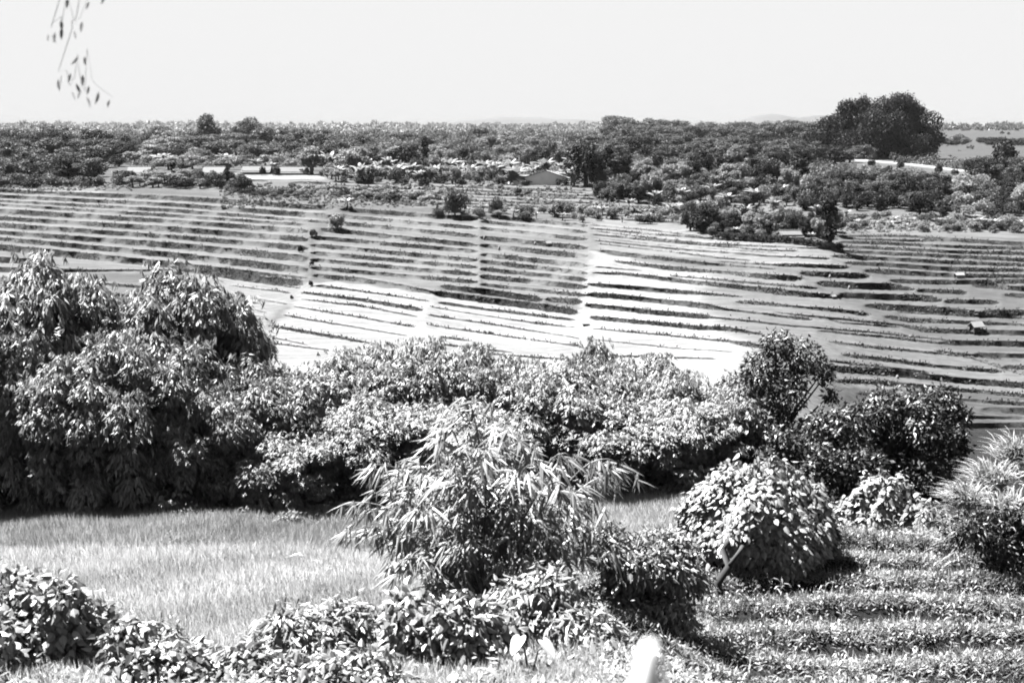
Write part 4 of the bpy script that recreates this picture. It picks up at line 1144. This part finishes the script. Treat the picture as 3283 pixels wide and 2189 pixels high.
# filler shade shrubs at the bamboo foot
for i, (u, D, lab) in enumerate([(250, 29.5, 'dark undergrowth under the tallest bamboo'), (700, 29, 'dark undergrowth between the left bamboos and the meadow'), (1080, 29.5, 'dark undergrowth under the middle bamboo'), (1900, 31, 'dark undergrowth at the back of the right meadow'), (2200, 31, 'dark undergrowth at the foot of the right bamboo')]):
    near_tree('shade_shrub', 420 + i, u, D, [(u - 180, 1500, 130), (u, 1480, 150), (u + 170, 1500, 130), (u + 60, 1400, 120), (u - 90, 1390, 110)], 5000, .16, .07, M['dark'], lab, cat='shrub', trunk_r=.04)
near_tree('leafy_shrub', 430, 905, 24.8, [(890, 1690, 42), (930, 1680, 40), (860, 1705, 26)], 900, .10, .05, M['weed'], 'small leafy shrub at the meadow edge under the hanging bamboo', cat='shrub', trunk_r=.02)
near_tree('leafy_shrub', 431, 640, 25.2, [(600, 1660, 35), (680, 1680, 35), (750, 1690, 30)], 700, .10, .05, M['grass_dim'], 'dull low shrub in the shade at the meadow edge', cat='shrub', trunk_r=.02)

# domed vine covered shrub with its crooked trunk, and its neighbour
def dome(name, seed, uc, vtop, vbot, wpx, D, n, L, Wd, mat, label, trunk=None, ragged=.09, low=-.25, Dt=None):
    g = np.random.default_rng(seed)
    s = px(D)
    c = np.array(at(uc, vbot, D)); x0, y0 = c[0], D
    zb = float(zn(x0, y0)); base = np.array([x0, y0, zb])
    rx = wpx * s / 2; hz = (vbot - vtop) * s
    cz = c[2] - zb
    root = empty(name, tuple(base))
    th = g.uniform(0, 2 * math.pi, n); ph = np.arccos(g.uniform(low, 1, n))
    rr = 1 + .10 * g.standard_normal() * 0 + ragged * np.sin(th * 5 + ph * 4) + .05 * np.sin(th * 9) - np.abs(g.normal(0, .05, n)) + np.clip(g.normal(-.05, .08, n), 0, .25)
    N = np.stack([np.sin(ph) * np.cos(th), np.sin(ph) * np.sin(th), np.cos(ph)], 1)
    P = N * rr[:, None] * np.array([rx, rx * .9, hz]) + np.array([0, 0, cz])
    lump = .06 * rx * np.sin(P[:, 0] * 7 / rx) * np.cos(P[:, 1] * 6 / rx); P += N * lump[:, None]
    out_ = N.copy(); out_[:, 2] *= .2
    Dr = out_ * .5 + np.array([0, 0, -.75]) + .45 * g.standard_normal((n, 3))
    Nm = N + np.array([0, 0, .8]) + .3 * g.standard_normal((n, 3))
    Ls = L * g.uniform(.65, 1.25, n)
    add('crown', leaves('crown', P, Dr, Nm, Ls, Ls * (Wd / L), 3, .15, .15), mat, root)
    if trunk:
        mb = MB()
        for tr_, r in trunk:
            mb.tube([tuple(np.array(at(a, b, (Dt or D) + dy)) - base) for (a, b, dy) in tr_], np.linspace(r, r * .5, len(tr_)), 7)
        add('trunk', mb.mesh('trunk', True), M['bark'], root)
    tag(root, label, 'shrub')
    return root
dome('domed_shrub', 440, 2430, 1485, 1690, 480, 18.2, 10500, .10, .07, M['shrub'], 'domed leafy shrub on a crooked dark trunk at the maize edge',
     low=-.34, Dt=16.7, trunk=[([(2295, 1960, 0), (2312, 1915, 0), (2300, 1870, 0), (2338, 1815, .05), (2318, 1765, .2), (2335, 1725, .7), (2350, 1650, 1.5), (2400, 1580, 1.7)], .065), ([(2340, 1810, 0), (2375, 1760, .3), (2400, 1700, 1.2), (2460, 1640, 1.8)], .032)])
dome('leafy_shrub', 441, 2830, 1515, 1690, 250, 21.5, 2000, .11, .08, M['shrub'], 'smaller rounded shrub right of the domed shrub')
dome('leafy_shrub', 442, 2960, 1600, 1700, 170, 21.0, 1000, .11, .07, M['weed'], 'low shrub between the rounded shrub and the right tussock')
dome('leafy_shrub', 443, 2730, 1585, 1690, 130, 21.6, 700, .10, .07, M['shrub'], 'little shrub leaning on the left of the rounded shrub')

# broad leaved bushes in the foreground
def bush(seed, D, blobs, n, L, Wd, mat, label, segs=3, shell=.75, hang=.7, name='broadleaf_bush', droop=.15):
    u = blobs[0][0]; n = int(n * 1.7); L *= .76; Wd *= .76
    return near_tree(name, seed, u, D, blobs, n, L, Wd, mat, label, cat='bush', segs=segs, shell=shell, hang=hang, trunk_r=.03, vb=blobs[0][1], droop=droop)
bush(450, 11.6, [(120, 2020, 190), (300, 2080, 150), (-20, 2000, 150), (180, 1900, 70), (420, 2150, 120), (60, 2150, 170), (250, 2200, 170)], 4600, .125, .085, M['vine'], 'broad-leaved vine mound in the bottom left corner')
bush(451, 10.4, [(560, 2140, 110), (680, 2170, 100), (480, 2110, 90), (780, 2160, 90), (400, 2060, 70)], 1900, .11, .075, M['vine'], 'pale sunlit vine edge running along the bottom left')
bush(456, 10.3, [(1050, 2190, 90), (930, 2200, 90), (1150, 2170, 80), (1230, 2200, 80)], 1500, .10, .06, M['vine'], 'pale vine leaves along the bottom edge left of the domed bush')
bush(457, 11.0, [(600, 2150, 90), (700, 2140, 80), (820, 2150, 90), (500, 2090, 80)], 1800, .10, .07, M['vine'], 'sunlit vine strip along the lower margin of the meadow')
bush(452, 12.2, [(960, 2020, 100), (900, 2110, 120), (1050, 2040, 110), (1020, 2150, 130), (1130, 2000, 90), (850, 2190, 100)], 3400, .14, .05, M['bamboo_near'], 'leafy bush with narrow leaves at bottom left of centre')
bush(453, 11.8, [(1440, 1990, 140), (1340, 2050, 130), (1560, 2060, 130), (1450, 2120, 140), (1280, 1970, 80), (1600, 2120, 90)], 3900, .125, .08, M['vine'], 'domed broad-leaved bush at the bottom centre')
bush(454, 14.5, [(2080, 1760, 110), (2000, 1840, 120), (2130, 1830, 110), (2060, 1900, 110), (1960, 1740, 80), (2170, 1760, 60), (2030, 1960, 100), (2140, 1940, 80), (1940, 1930, 80), (2220, 1850, 45)], 8500, .11, .045, M['bamboo_near'], 'dense bush with pointed leaves right of the big-leaved bamboo')
bush(455, 12.6, [(1800, 1990, 110), (1900, 2010, 100), (1700, 1960, 90), (1760, 1890, 80)], 2200, .15, .05, M['bamboo_near'], 'shaded leafy bush under the big-leaved bamboo')
# two big pale taro leaves and some at the bottom
def taro(u, v, D, n, size, label):
    g = np.random.default_rng(int(u))
    p = at(u, v, D); zb = float(zn(p[0], D))
    root = empty('taro_plant', (p[0], D, zb))
    st = MB()
    for k in range(n):
        a = -1.57 + (k - (n - 1) / 2) * 1.3 + g.normal(0, .2)
        tip = np.array([math.cos(a) * .12 * n, math.sin(a) * .12, p[2] - zb + g.uniform(-.03, .05)])
        st.tube([(0, 0, -.05), tuple(tip * np.array([.5, .5, .8])), tuple(tip)], [.014, .01, .006], 5)
        V, Fq = [], []
        for j in range(15):
            t = 2 * math.pi * j / 14
            rr = size * (.72 + .42 * max(0, math.cos(t)) ** 5) * (1 - .55 * math.exp(-((abs(((t) % (2 * math.pi)) - math.pi)) / .35) ** 2))
            V.append((rr * math.cos(t), rr * .75 * math.sin(t), -.1 * rr + .03 * math.sin(3 * t) * size))
        V.append((-.2 * size, 0, .02)); c = len(V) - 1
        ca, sa = math.cos(a), math.sin(a)
        VV_ = [(tip[0] + x * ca - y * sa, tip[1] + x * sa + y * ca, tip[2] + z - .55 * x + .45 * abs(y)) for x, y, z in V]
        me = mesh_np('leaf', np.array(VV_), [(j, j + 1, c) for j in range(14)], None, True)
        add('leaf', me, M['vine'], root)
    add('stem', st.mesh('stem', True), M['culm'], root)
    tag(root, label, 'plant')
taro(1700, 2050, 11.2, 2, .115, 'pair of big pale heart-shaped leaves at the bottom centre')
taro(1500, 2150, 10.8, 2, .08, 'pale broad leaf plant at the lower edge under the domed bush')

# big-leaved bamboo in front
def near_bamboo():
    g = np.random.default_rng(77)
    D = 14.2
    bx = at(1560, 1900, D)[0]
    base = np.array([bx, D, float(zn(bx, D))])
    root = empty('giant_leaf_bamboo', tuple(base))
    P, Dn, Nn, Ls = [], [], [], []
    tips = [(1130, 1700), (1180, 1500), (1240, 1560), (1290, 1480), (1360, 1640), (1430, 1380), (1500, 1560), (1560, 1450), (1640, 1420), (1720, 1500), (1830, 1460), (1980, 1480),
            (1900, 1620), (1780, 1640), (1330, 1780), (1250, 1820), (1480, 1750), (1600, 1680), (1700, 1800), (1560, 1850), (1850, 1780), (1400, 1880), (1960, 1760), (1450, 1530), (1380, 1520), (1660, 1560), (1300, 1650), (1550, 1600), (1110, 1620), (1190, 1680), (1250, 1720), (1960, 1560), (2030, 1520), (1900, 1700), (1820, 1560), (1400, 1400), (1680, 1420), (1500, 1290), (1560, 1340), (1440, 1330), (1620, 1360)]
    for ci, (tu, tv_) in enumerate(tips):
        yo = g.uniform(-1.2, 1.0)
        tp = np.array(at(tu, tv_, D + yo)) - base
        apex = np.array([tp[0] * .62, tp[1] * .6, tp[2] + (0.14 + .10 * abs(tp[0]))])
        p0 = np.array([g.normal(0, .12), g.normal(0, .15), 0])
        pts = []
        for t in np.linspace(0, 1, 12):
            q1 = p0 * (1 - t) + apex * t; q2 = apex * (1 - t) + tp * t
            pts.append(q1 * (1 - t) + q2 * t)
        pts = np.array(pts)
        mb = MB(); mb.tube(pts, np.linspace(.018, .004, 12), 5)
        add('culm', mb.mesh('culm', True), M['culm'], root)
        for q in range(19):
            t = .3 + .7 * (q + g.uniform()) / 19
            i = t * 11; i0 = int(min(i, 10)); p = pts[i0] * (1 - (i - i0)) + pts[i0 + 1] * (i - i0)
            ax = unit(pts[min(i0 + 1, 11)] - pts[i0])
            aa = g.uniform(0, 6.28)
            off = np.array([math.cos(aa), math.sin(aa), -.1]) * g.uniform(.0, .28)
            nl = g.integers(4, 9)
            fa = g.uniform(0, 6.28)
            for k in range(nl):
                da = fa + (k - nl / 2) * .42
                P.append(p + off + g.normal(0, .015, 3))
                Dn.append(np.array([math.cos(da) * .6, math.sin(da) * .45, g.uniform(-1.35, -.15)]) + ax * .45)
                Nn.append([math.cos(da) * .5 + g.normal(0, .3), -.35 + g.normal(0, .3), .8])
                Ls.append(g.uniform(.14, .31))
    Ls = np.array(Ls)
    add('crown', leaves('crown', P, Dn, Nn, Ls, Ls * .115, 3, .16, .2), M['bamboo_near'], root)
    tag(root, 'big-leaved bamboo with long narrow drooping leaves in the centre foreground', 'bamboo')
near_bamboo()
bush(460, 15.2, [(1500, 1700, 190), (1380, 1640, 130), (1620, 1620, 150), (1560, 1800, 170), (1720, 1720, 130), (1330, 1760, 90), (1480, 1560, 110)], 6000, .20, .035, M['bamboo'], 'inner mass of bamboo leaves behind the long drooping sprays', segs=1, name='bamboo_thicket')

# tussock at right edge: fountains of long blades
def tussock(u, v, D, n, L, label, lean=0.0, spread=1.0):
    g = np.random.default_rng(int(u + v))
    p = at(u, v, D); zb = float(zn(p[0], D))
    hgt = max(0.0, p[2] - zb)
    a = g.uniform(0, 6.28, n); t = g.uniform(.1, 1.1, n) * spread
    P = np.stack([g.normal(0, .12, n), g.normal(0, .12, n), np.full(n, hgt) + g.uniform(-.1, .1, n)], 1)
    Dr = np.stack([np.cos(a) * t + lean, np.sin(a) * t, np.ones(n)], 1)
    Nm = np.stack([-np.cos(a), -np.sin(a), np.full(n, .6)], 1)
    Ls = L * g.uniform(.5, 1.15, n)
    root = empty('grass_tussock', (p[0], D, zb))
    add('blades', leaves('blades', P, Dr, Nm, Ls, np.full(n, .02), 2, .45), M['tussock'], root)
    P2 = P[::3].copy(); P2[:, 2] = hgt * g.uniform(.1, .9, len(P2)); P2[:, :2] *= 2
    add('lower_blades', leaves('lower_blades', P2, Dr[::3] * np.array([1.6, 1.6, .8]), Nm[::3], Ls[::3] * .8, np.full(len(P2), .02), 2, .6), M['weed'], root)
    tag(root, label, 'grass tussock')
tussock(3265, 1480, 19.5, 420, .75, 'tallest fountain of pale blades cut by the right edge')
tussock(3190, 1560, 19.0, 380, .7, 'pale blade fountain just left of the tallest one', -.2)
tussock(3110, 1620, 18.5, 360, .65, 'leftmost pale blade fountain leaning over the maize', -.4)
tussock(3240, 1650, 18.0, 360, .6, 'lowest blade fountain above a dark hollow at the right edge', -.1)
near_tree('shade_shrub', 445, 3190, 17.9, [(3120, 1680, 70), (3200, 1660, 62), (3285, 1650, 70), (3060, 1710, 45), (3220, 1730, 62), (3290, 1730, 70), (3150, 1730, 45)], 3600, .12, .03, M['dark'], 'dark tangle beneath the pale blade fountains', cat='shrub', trunk_r=.02)
# ------------------------------------------------------------------ grass, weeds, maize
def blades(name, seed, n, box, cond, h, wd, mat, label, cat='grass', lean=.7):
    g = np.random.default_rng(seed)
    x = g.uniform(box[0], box[1], n); y = g.uniform(box[2], box[3], n)
    k = cond(x, y, g); x, y = x[k], y[k]; n = len(x)
    z = zn(x, y)
    a = g.uniform(0, 6.28, n); l = g.uniform(0, lean, n)
    Dr = np.stack([np.cos(a) * l, np.sin(a) * l, np.ones(n)], 1)
    Nm = np.stack([g.normal(-.5, .6, n), -.8 * np.ones(n), np.full(n, .9)], 1)
    Ls = h * g.uniform(.55, 1.15, n)
    P = np.stack([x, y, z - .02], 1)
    o = add(name, leaves(name, P, Dr, Nm, Ls, np.full(n, wd), 1, .06), mat)
    tag(o, label, cat, kind='stuff')
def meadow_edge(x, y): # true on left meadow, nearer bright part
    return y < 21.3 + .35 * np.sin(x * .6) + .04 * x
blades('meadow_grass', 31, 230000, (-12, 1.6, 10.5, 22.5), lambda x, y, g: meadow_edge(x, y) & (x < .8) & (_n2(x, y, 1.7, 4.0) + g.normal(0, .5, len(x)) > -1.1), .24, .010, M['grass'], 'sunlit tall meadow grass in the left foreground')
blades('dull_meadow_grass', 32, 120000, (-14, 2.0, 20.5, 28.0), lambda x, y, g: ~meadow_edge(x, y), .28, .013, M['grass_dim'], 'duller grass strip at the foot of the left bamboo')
blades('back_meadow_grass', 33, 60000, (.2, 6.2, 21.5, 30.5), lambda x, y, g: (x < 5.5), .3, .015, M['grass'], 'smooth pale grass patch between the big-leaved bamboo and the domed shrub')
# weeds: tufts of small leaves over the whole right foreground, thinner in the furrows
def weeds(name, seed, n, box, cond, L, Wd, mat, label, per=7, up=.7):
    g = np.random.default_rng(seed)
    x = g.uniform(box[0], box[1], n); y = g.uniform(box[2], box[3], n)
    k = cond(x, y, g); x, y = x[k], y[k]; n = len(x)
    x = np.repeat(x, per) + g.normal(0, .05, n * per); y = np.repeat(y, per) + g.normal(0, .05, n * per)
    hh = np.repeat(g.uniform(.01, .11, n) * (1 + 1.2 * (g.uniform(0, 1, n) > .9)), per)
    z = zn(x, y) + hh * g.uniform(.2, 1, n * per)
    m_ = n * per
    a = g.uniform(0, 6.28, m_)
    Dr = np.stack([np.cos(a), np.sin(a), g.uniform(-.2, up * 2, m_)], 1)
    Nm = np.stack([-np.cos(a) * .4 + g.normal(0, .3, m_), -np.sin(a) * .4 + g.normal(0, .3, m_), np.ones(m_)], 1)
    Ls = L * g.uniform(.5, 1.4, m_)
    o = add(name, leaves(name, np.stack([x, y, z], 1), Dr, Nm, Ls, Ls * (Wd / L), 1, .2), mat)
    tag(o, label, 'weeds', kind='stuff')
def ridge_ok(x, y, g):
    mm = maize_mask(x, y)
    ph = np.sin(furrow(x, y) * 2 * math.pi / 1.08)
    patch = _n2(x, y, 1.1, 5.0) + .6 * _n2(x, y, 3.1, 2.0)
    return (g.uniform(0, 1, len(x)) < np.where(mm > .5, np.clip(.12 + 1.7 * ph + .35 * patch, .01, 1), np.clip(.6 + .5 * patch, .05, 1)))
weeds('weed_cover', 41, 30000, (-.4, 9.5, 11, 21.5), lambda x, y, g: ridge_ok(x, y, g) & (x > .1 + (y - 12) * .1) , .07, .018, M['weed'], 'weedy ground cover between the rows of the right hand plot')
weeds('bank_weeds', 42, 9000, (-6.5, 3.4, 9.2, 13.0), lambda x, y, g: (y < 12.0 + .5 * np.sin(x)) , .10, .035, M['weed'], 'mixed weeds along the bottom edge')
weeds('meadow_weeds', 45, 1500, (-9, 1.0, 11, 22), lambda x, y, g: _n2(x, y, .9, 8.0) > .55, .16, .03, M['weed'], 'scattered coarse weeds in the meadow grass')
weeds('meadow_edge_weeds', 43, 3500, (-7.5, 1.0, 23.8, 26.3), lambda x, y, g: (y > 25.2 + .12 * x * 0 + .2 * np.sin(x * 2)), .12, .05, M['weed'], 'leafy weeds along the bamboo foot')
blades('plot_grass', 44, 70000, (-.4, 9.5, 11, 22), lambda x, y, g: ridge_ok(x, y, g) & (x > .1 + (y - 12) * .1), .22, .010, M['weed'], 'thin grass among the rows of the right hand plot', lean=1.2)
def maize_proto(seed):
    g = np.random.default_rng(seed)
    root = empty('maize_plant')
    h = .55
    mb = MB(); mb.tube([(0, 0, -.05), (.01, 0, h * .5), (0, .01, h)], [.012, .009, .004], 5)
    add('stem', mb.mesh('stem', True), M['culm'], root)
    n = 9; P, Dn, Nn = [], [], []
    for k in range(n):
        a = k * 2.6 + g.uniform(-.4, .4)
        P.append([0, 0, h * (.15 + .8 * k / n)]); Dn.append([math.cos(a), math.sin(a), 1.1]); Nn.append([-math.cos(a), -math.sin(a), 1])
    add('leaves', leaves('leaves', P, Dn, Nn, .38 * g.uniform(.7, 1.1, n), .034, 2, .75), M['maize'], root)
    return root
MP = [maize_proto(500 + i) for i in range(4)]
nm = 0
gm_ = np.random.default_rng(9)
rows = np.arange(9.72, 26, 1.08)
for ri, r_ in enumerate(rows):
    x = 1.8
    while x < 10 and nm < 150:
        x += gm_.uniform(.3, .9)
        # solve furrow(x,y) = r_ + quarter
        y = r_ + .27 + .010 * (x - 3) ** 2 - .05 * x - .12 * math.sin(x * .7) + gm_.normal(0, .07)
        if y < 12.5 or y > 20.3 or maize_mask(x, y) < .35: continue
        u = CU + x / y * F * ray(CU, 1900)[1]
        if u > 3450: continue
        s_ = gm_.uniform(.4, .75)
        put(MP[nm % 4], 'maize_plant', (x, y, float(zn(x, y))), (s_, s_, s_), gm_.uniform(0, 6.28), 'young maize plant in the rows of the right hand plot', 'maize plant', 'maize plants in rows')
        nm += 1

# pale cane standing right in front of the photographer, out of focus
D = 0.75
pb = at(2085, 2058, D); zb = float(zn(pb[0], D)); zt = pb[2] - zb
mb = MB()
mb.tube([(.012, 0, -.15), (.008, 0, zt * .5), (.001, 0, zt - .05), (-.001, 0, zt - .026), (0, 0, zt - .014), (0, 0, zt - .005), (0, 0, zt)], [.014, .0125, .0112, .0092, .0072, .005, .0022], 14)
for kz in (.3, .55, .78): mb.tube([(.004, 0, zt * kz - .004), (.004, 0, zt * kz + .004)], .0165, 14)
o = add('garden_cane', mb.mesh('garden_cane', True), M['post'], None, (pb[0], D, zb))
tag(o, 'blurred pale cane at the bottom edge, right in front of the photographer', 'cane')

# hanging twigs at upper left, from a bough above the frame
def twigs(tips, D, label, n_l, seed, start):
    g = np.random.default_rng(seed)
    root = empty('hanging_bough', at(start[0], start[1], D))
    base = np.array(root.location)
    mb = MB()
    P, Dn, Nn, Ls = [], [], [], []
    E = [np.array(at(u, v - 14, D + g.uniform(-.1, .1))) - base for (u, v, k) in tips]
    order = sorted(range(len(E)), key=lambda i: tips[i][0])
    pts = [np.zeros(3), E[order[0]] * np.array([.4, 1, .5])] + [E[i] + np.array([0, 0, .02]) for i in order]
    mb.tube(pts, np.linspace(.0013, .0005, len(pts)), 5)
    for e, (u, v, k) in zip(E, tips):
        for q in range(k):
            P.append(e + g.normal(0, .008, 3)); Dn.append([g.normal(0, .3), g.normal(0, .3), -1]); Nn.append([g.normal(0, .5), -1, .3]); Ls.append(g.uniform(.03, .05))
    mb.tube([(0, 0, 0), (-.3, .1, .25), (-1.4, .3, .6)], [.006, .012, .03], 6)
    add('branch', mb.mesh('branch', True), M['bark'], root)
    Ls = np.array(Ls)
    add('leaves', leaves('leaves', P, Dn, Nn, Ls, Ls * .28, 2, 0), leaf_mat('hanging_leaf', .1, .5, .04, .3, 3), root)
    tag(root, label, 'branch')
twigs([(165, 120, 2), (170, 105, 1), (200, 100, 1), (197, 88, 2), (232, 72, 1), (258, 88, 1), (215, 15, 1), (290, 10, 1), (345, 5, 1), (240, 110, 1)], 5.0, 'upper hanging twig of dark leaves against the sky at top left', 1, 5, (200, -160))
twigs([(188, 262, 1), (215, 258, 2), (240, 280, 2), (254, 258, 1), (262, 294, 1), (225, 308, 1), (297, 290, 1), (318, 312, 1), (362, 342, 1), (273, 325, 1), (280, 190, 1), (250, 205, 1)], 5.0, 'lower hanging twig with a curved row of drooping leaves at top left', 1, 6, (280, -160))

# ------------------------------------------------------------------ haze
mb = MB(); mb.box((0, 7000, (H0 - 24 + H0 + 40) / 2), (16000, 18400, 68 + 0))
m, nt, out = newmat('haze_air')
pv = nt.nodes.new('ShaderNodeVolumePrincipled')
pv.inputs['Density'].default_value = 0.00008
pv.inputs['Color'].default_value = (.11, .11, .11, 1)
pv.inputs['Anisotropy'].default_value = 0.0
nt.links.new(pv.outputs[0], out.inputs['Volume'])
hz = add('haze', mb.mesh('haze'), m)
tag(hz, kind='stuff', label='thin pale haze over the plain', cat='haze')

# ------------------------------------------------------------------ light
EL, AZX, AZY = R(60), -0.80, 0.46          # towards the sun: left and beyond the fields
sl = bpy.data.lights.new('sun', 'SUN'); sl.energy = 5.0; sl.angle = R(0.5); sl.color = (1, 1, 1)
so = bpy.data.objects.new('sun', sl); COL.objects.link(so)
hyp = math.hypot(AZX, AZY)
from mathutils import Vector
to_sun = Vector((AZX / hyp * math.cos(EL), AZY / hyp * math.cos(EL), math.sin(EL)))
so.rotation_euler = to_sun.to_track_quat('Z', 'Y').to_euler()
w = bpy.data.worlds.new('World'); sc.world = w; w.use_nodes = True
nt = w.node_tree; nt.nodes.clear()
out = nt.nodes.new('ShaderNodeOutputWorld'); bg = nt.nodes.new('ShaderNodeBackground')
sky = nt.nodes.new('ShaderNodeTexSky'); sky.sky_type = 'NISHITA'; sky.sun_disc = False
sky.sun_elevation = EL; sky.sun_rotation = math.atan2(AZX, AZY)
sky.air_density = 1.0; sky.dust_density = 4.0
bw = nt.nodes.new('ShaderNodeRGBToBW'); nt.links.new(sky.outputs[0], bw.inputs[0])
# black and white film under a bright milky sky: mostly even, a little of the physical gradient
g1 = math_node(nt, 'MULTIPLY', bw.outputs[0], 0.005)
g2 = math_node(nt, 'ADD', g1, 0.965)
nt.links.new(g2, bg.inputs['Color']); bg.inputs['Strength'].default_value = 0.05
nt.links.new(bg.outputs[0], out.inputs['Surface'])

sc.view_settings.view_transform = 'Standard'
sc.view_settings.look = 'None'
sc.view_settings.exposure = 4.2
sc.view_settings.gamma = 1.0
sc.render.engine = 'CYCLES'
sc.cycles.max_bounces = 5; sc.cycles.diffuse_bounces = 1; sc.cycles.glossy_bounces = 1
sc.cycles.transmission_bounces = 3; sc.cycles.transparent_max_bounces = 4; sc.cycles.volume_bounces = 0
sc.cycles.pixel_filter_type = 'BLACKMAN_HARRIS'; sc.cycles.filter_width = 1.9
sc.render.film_transparent = False
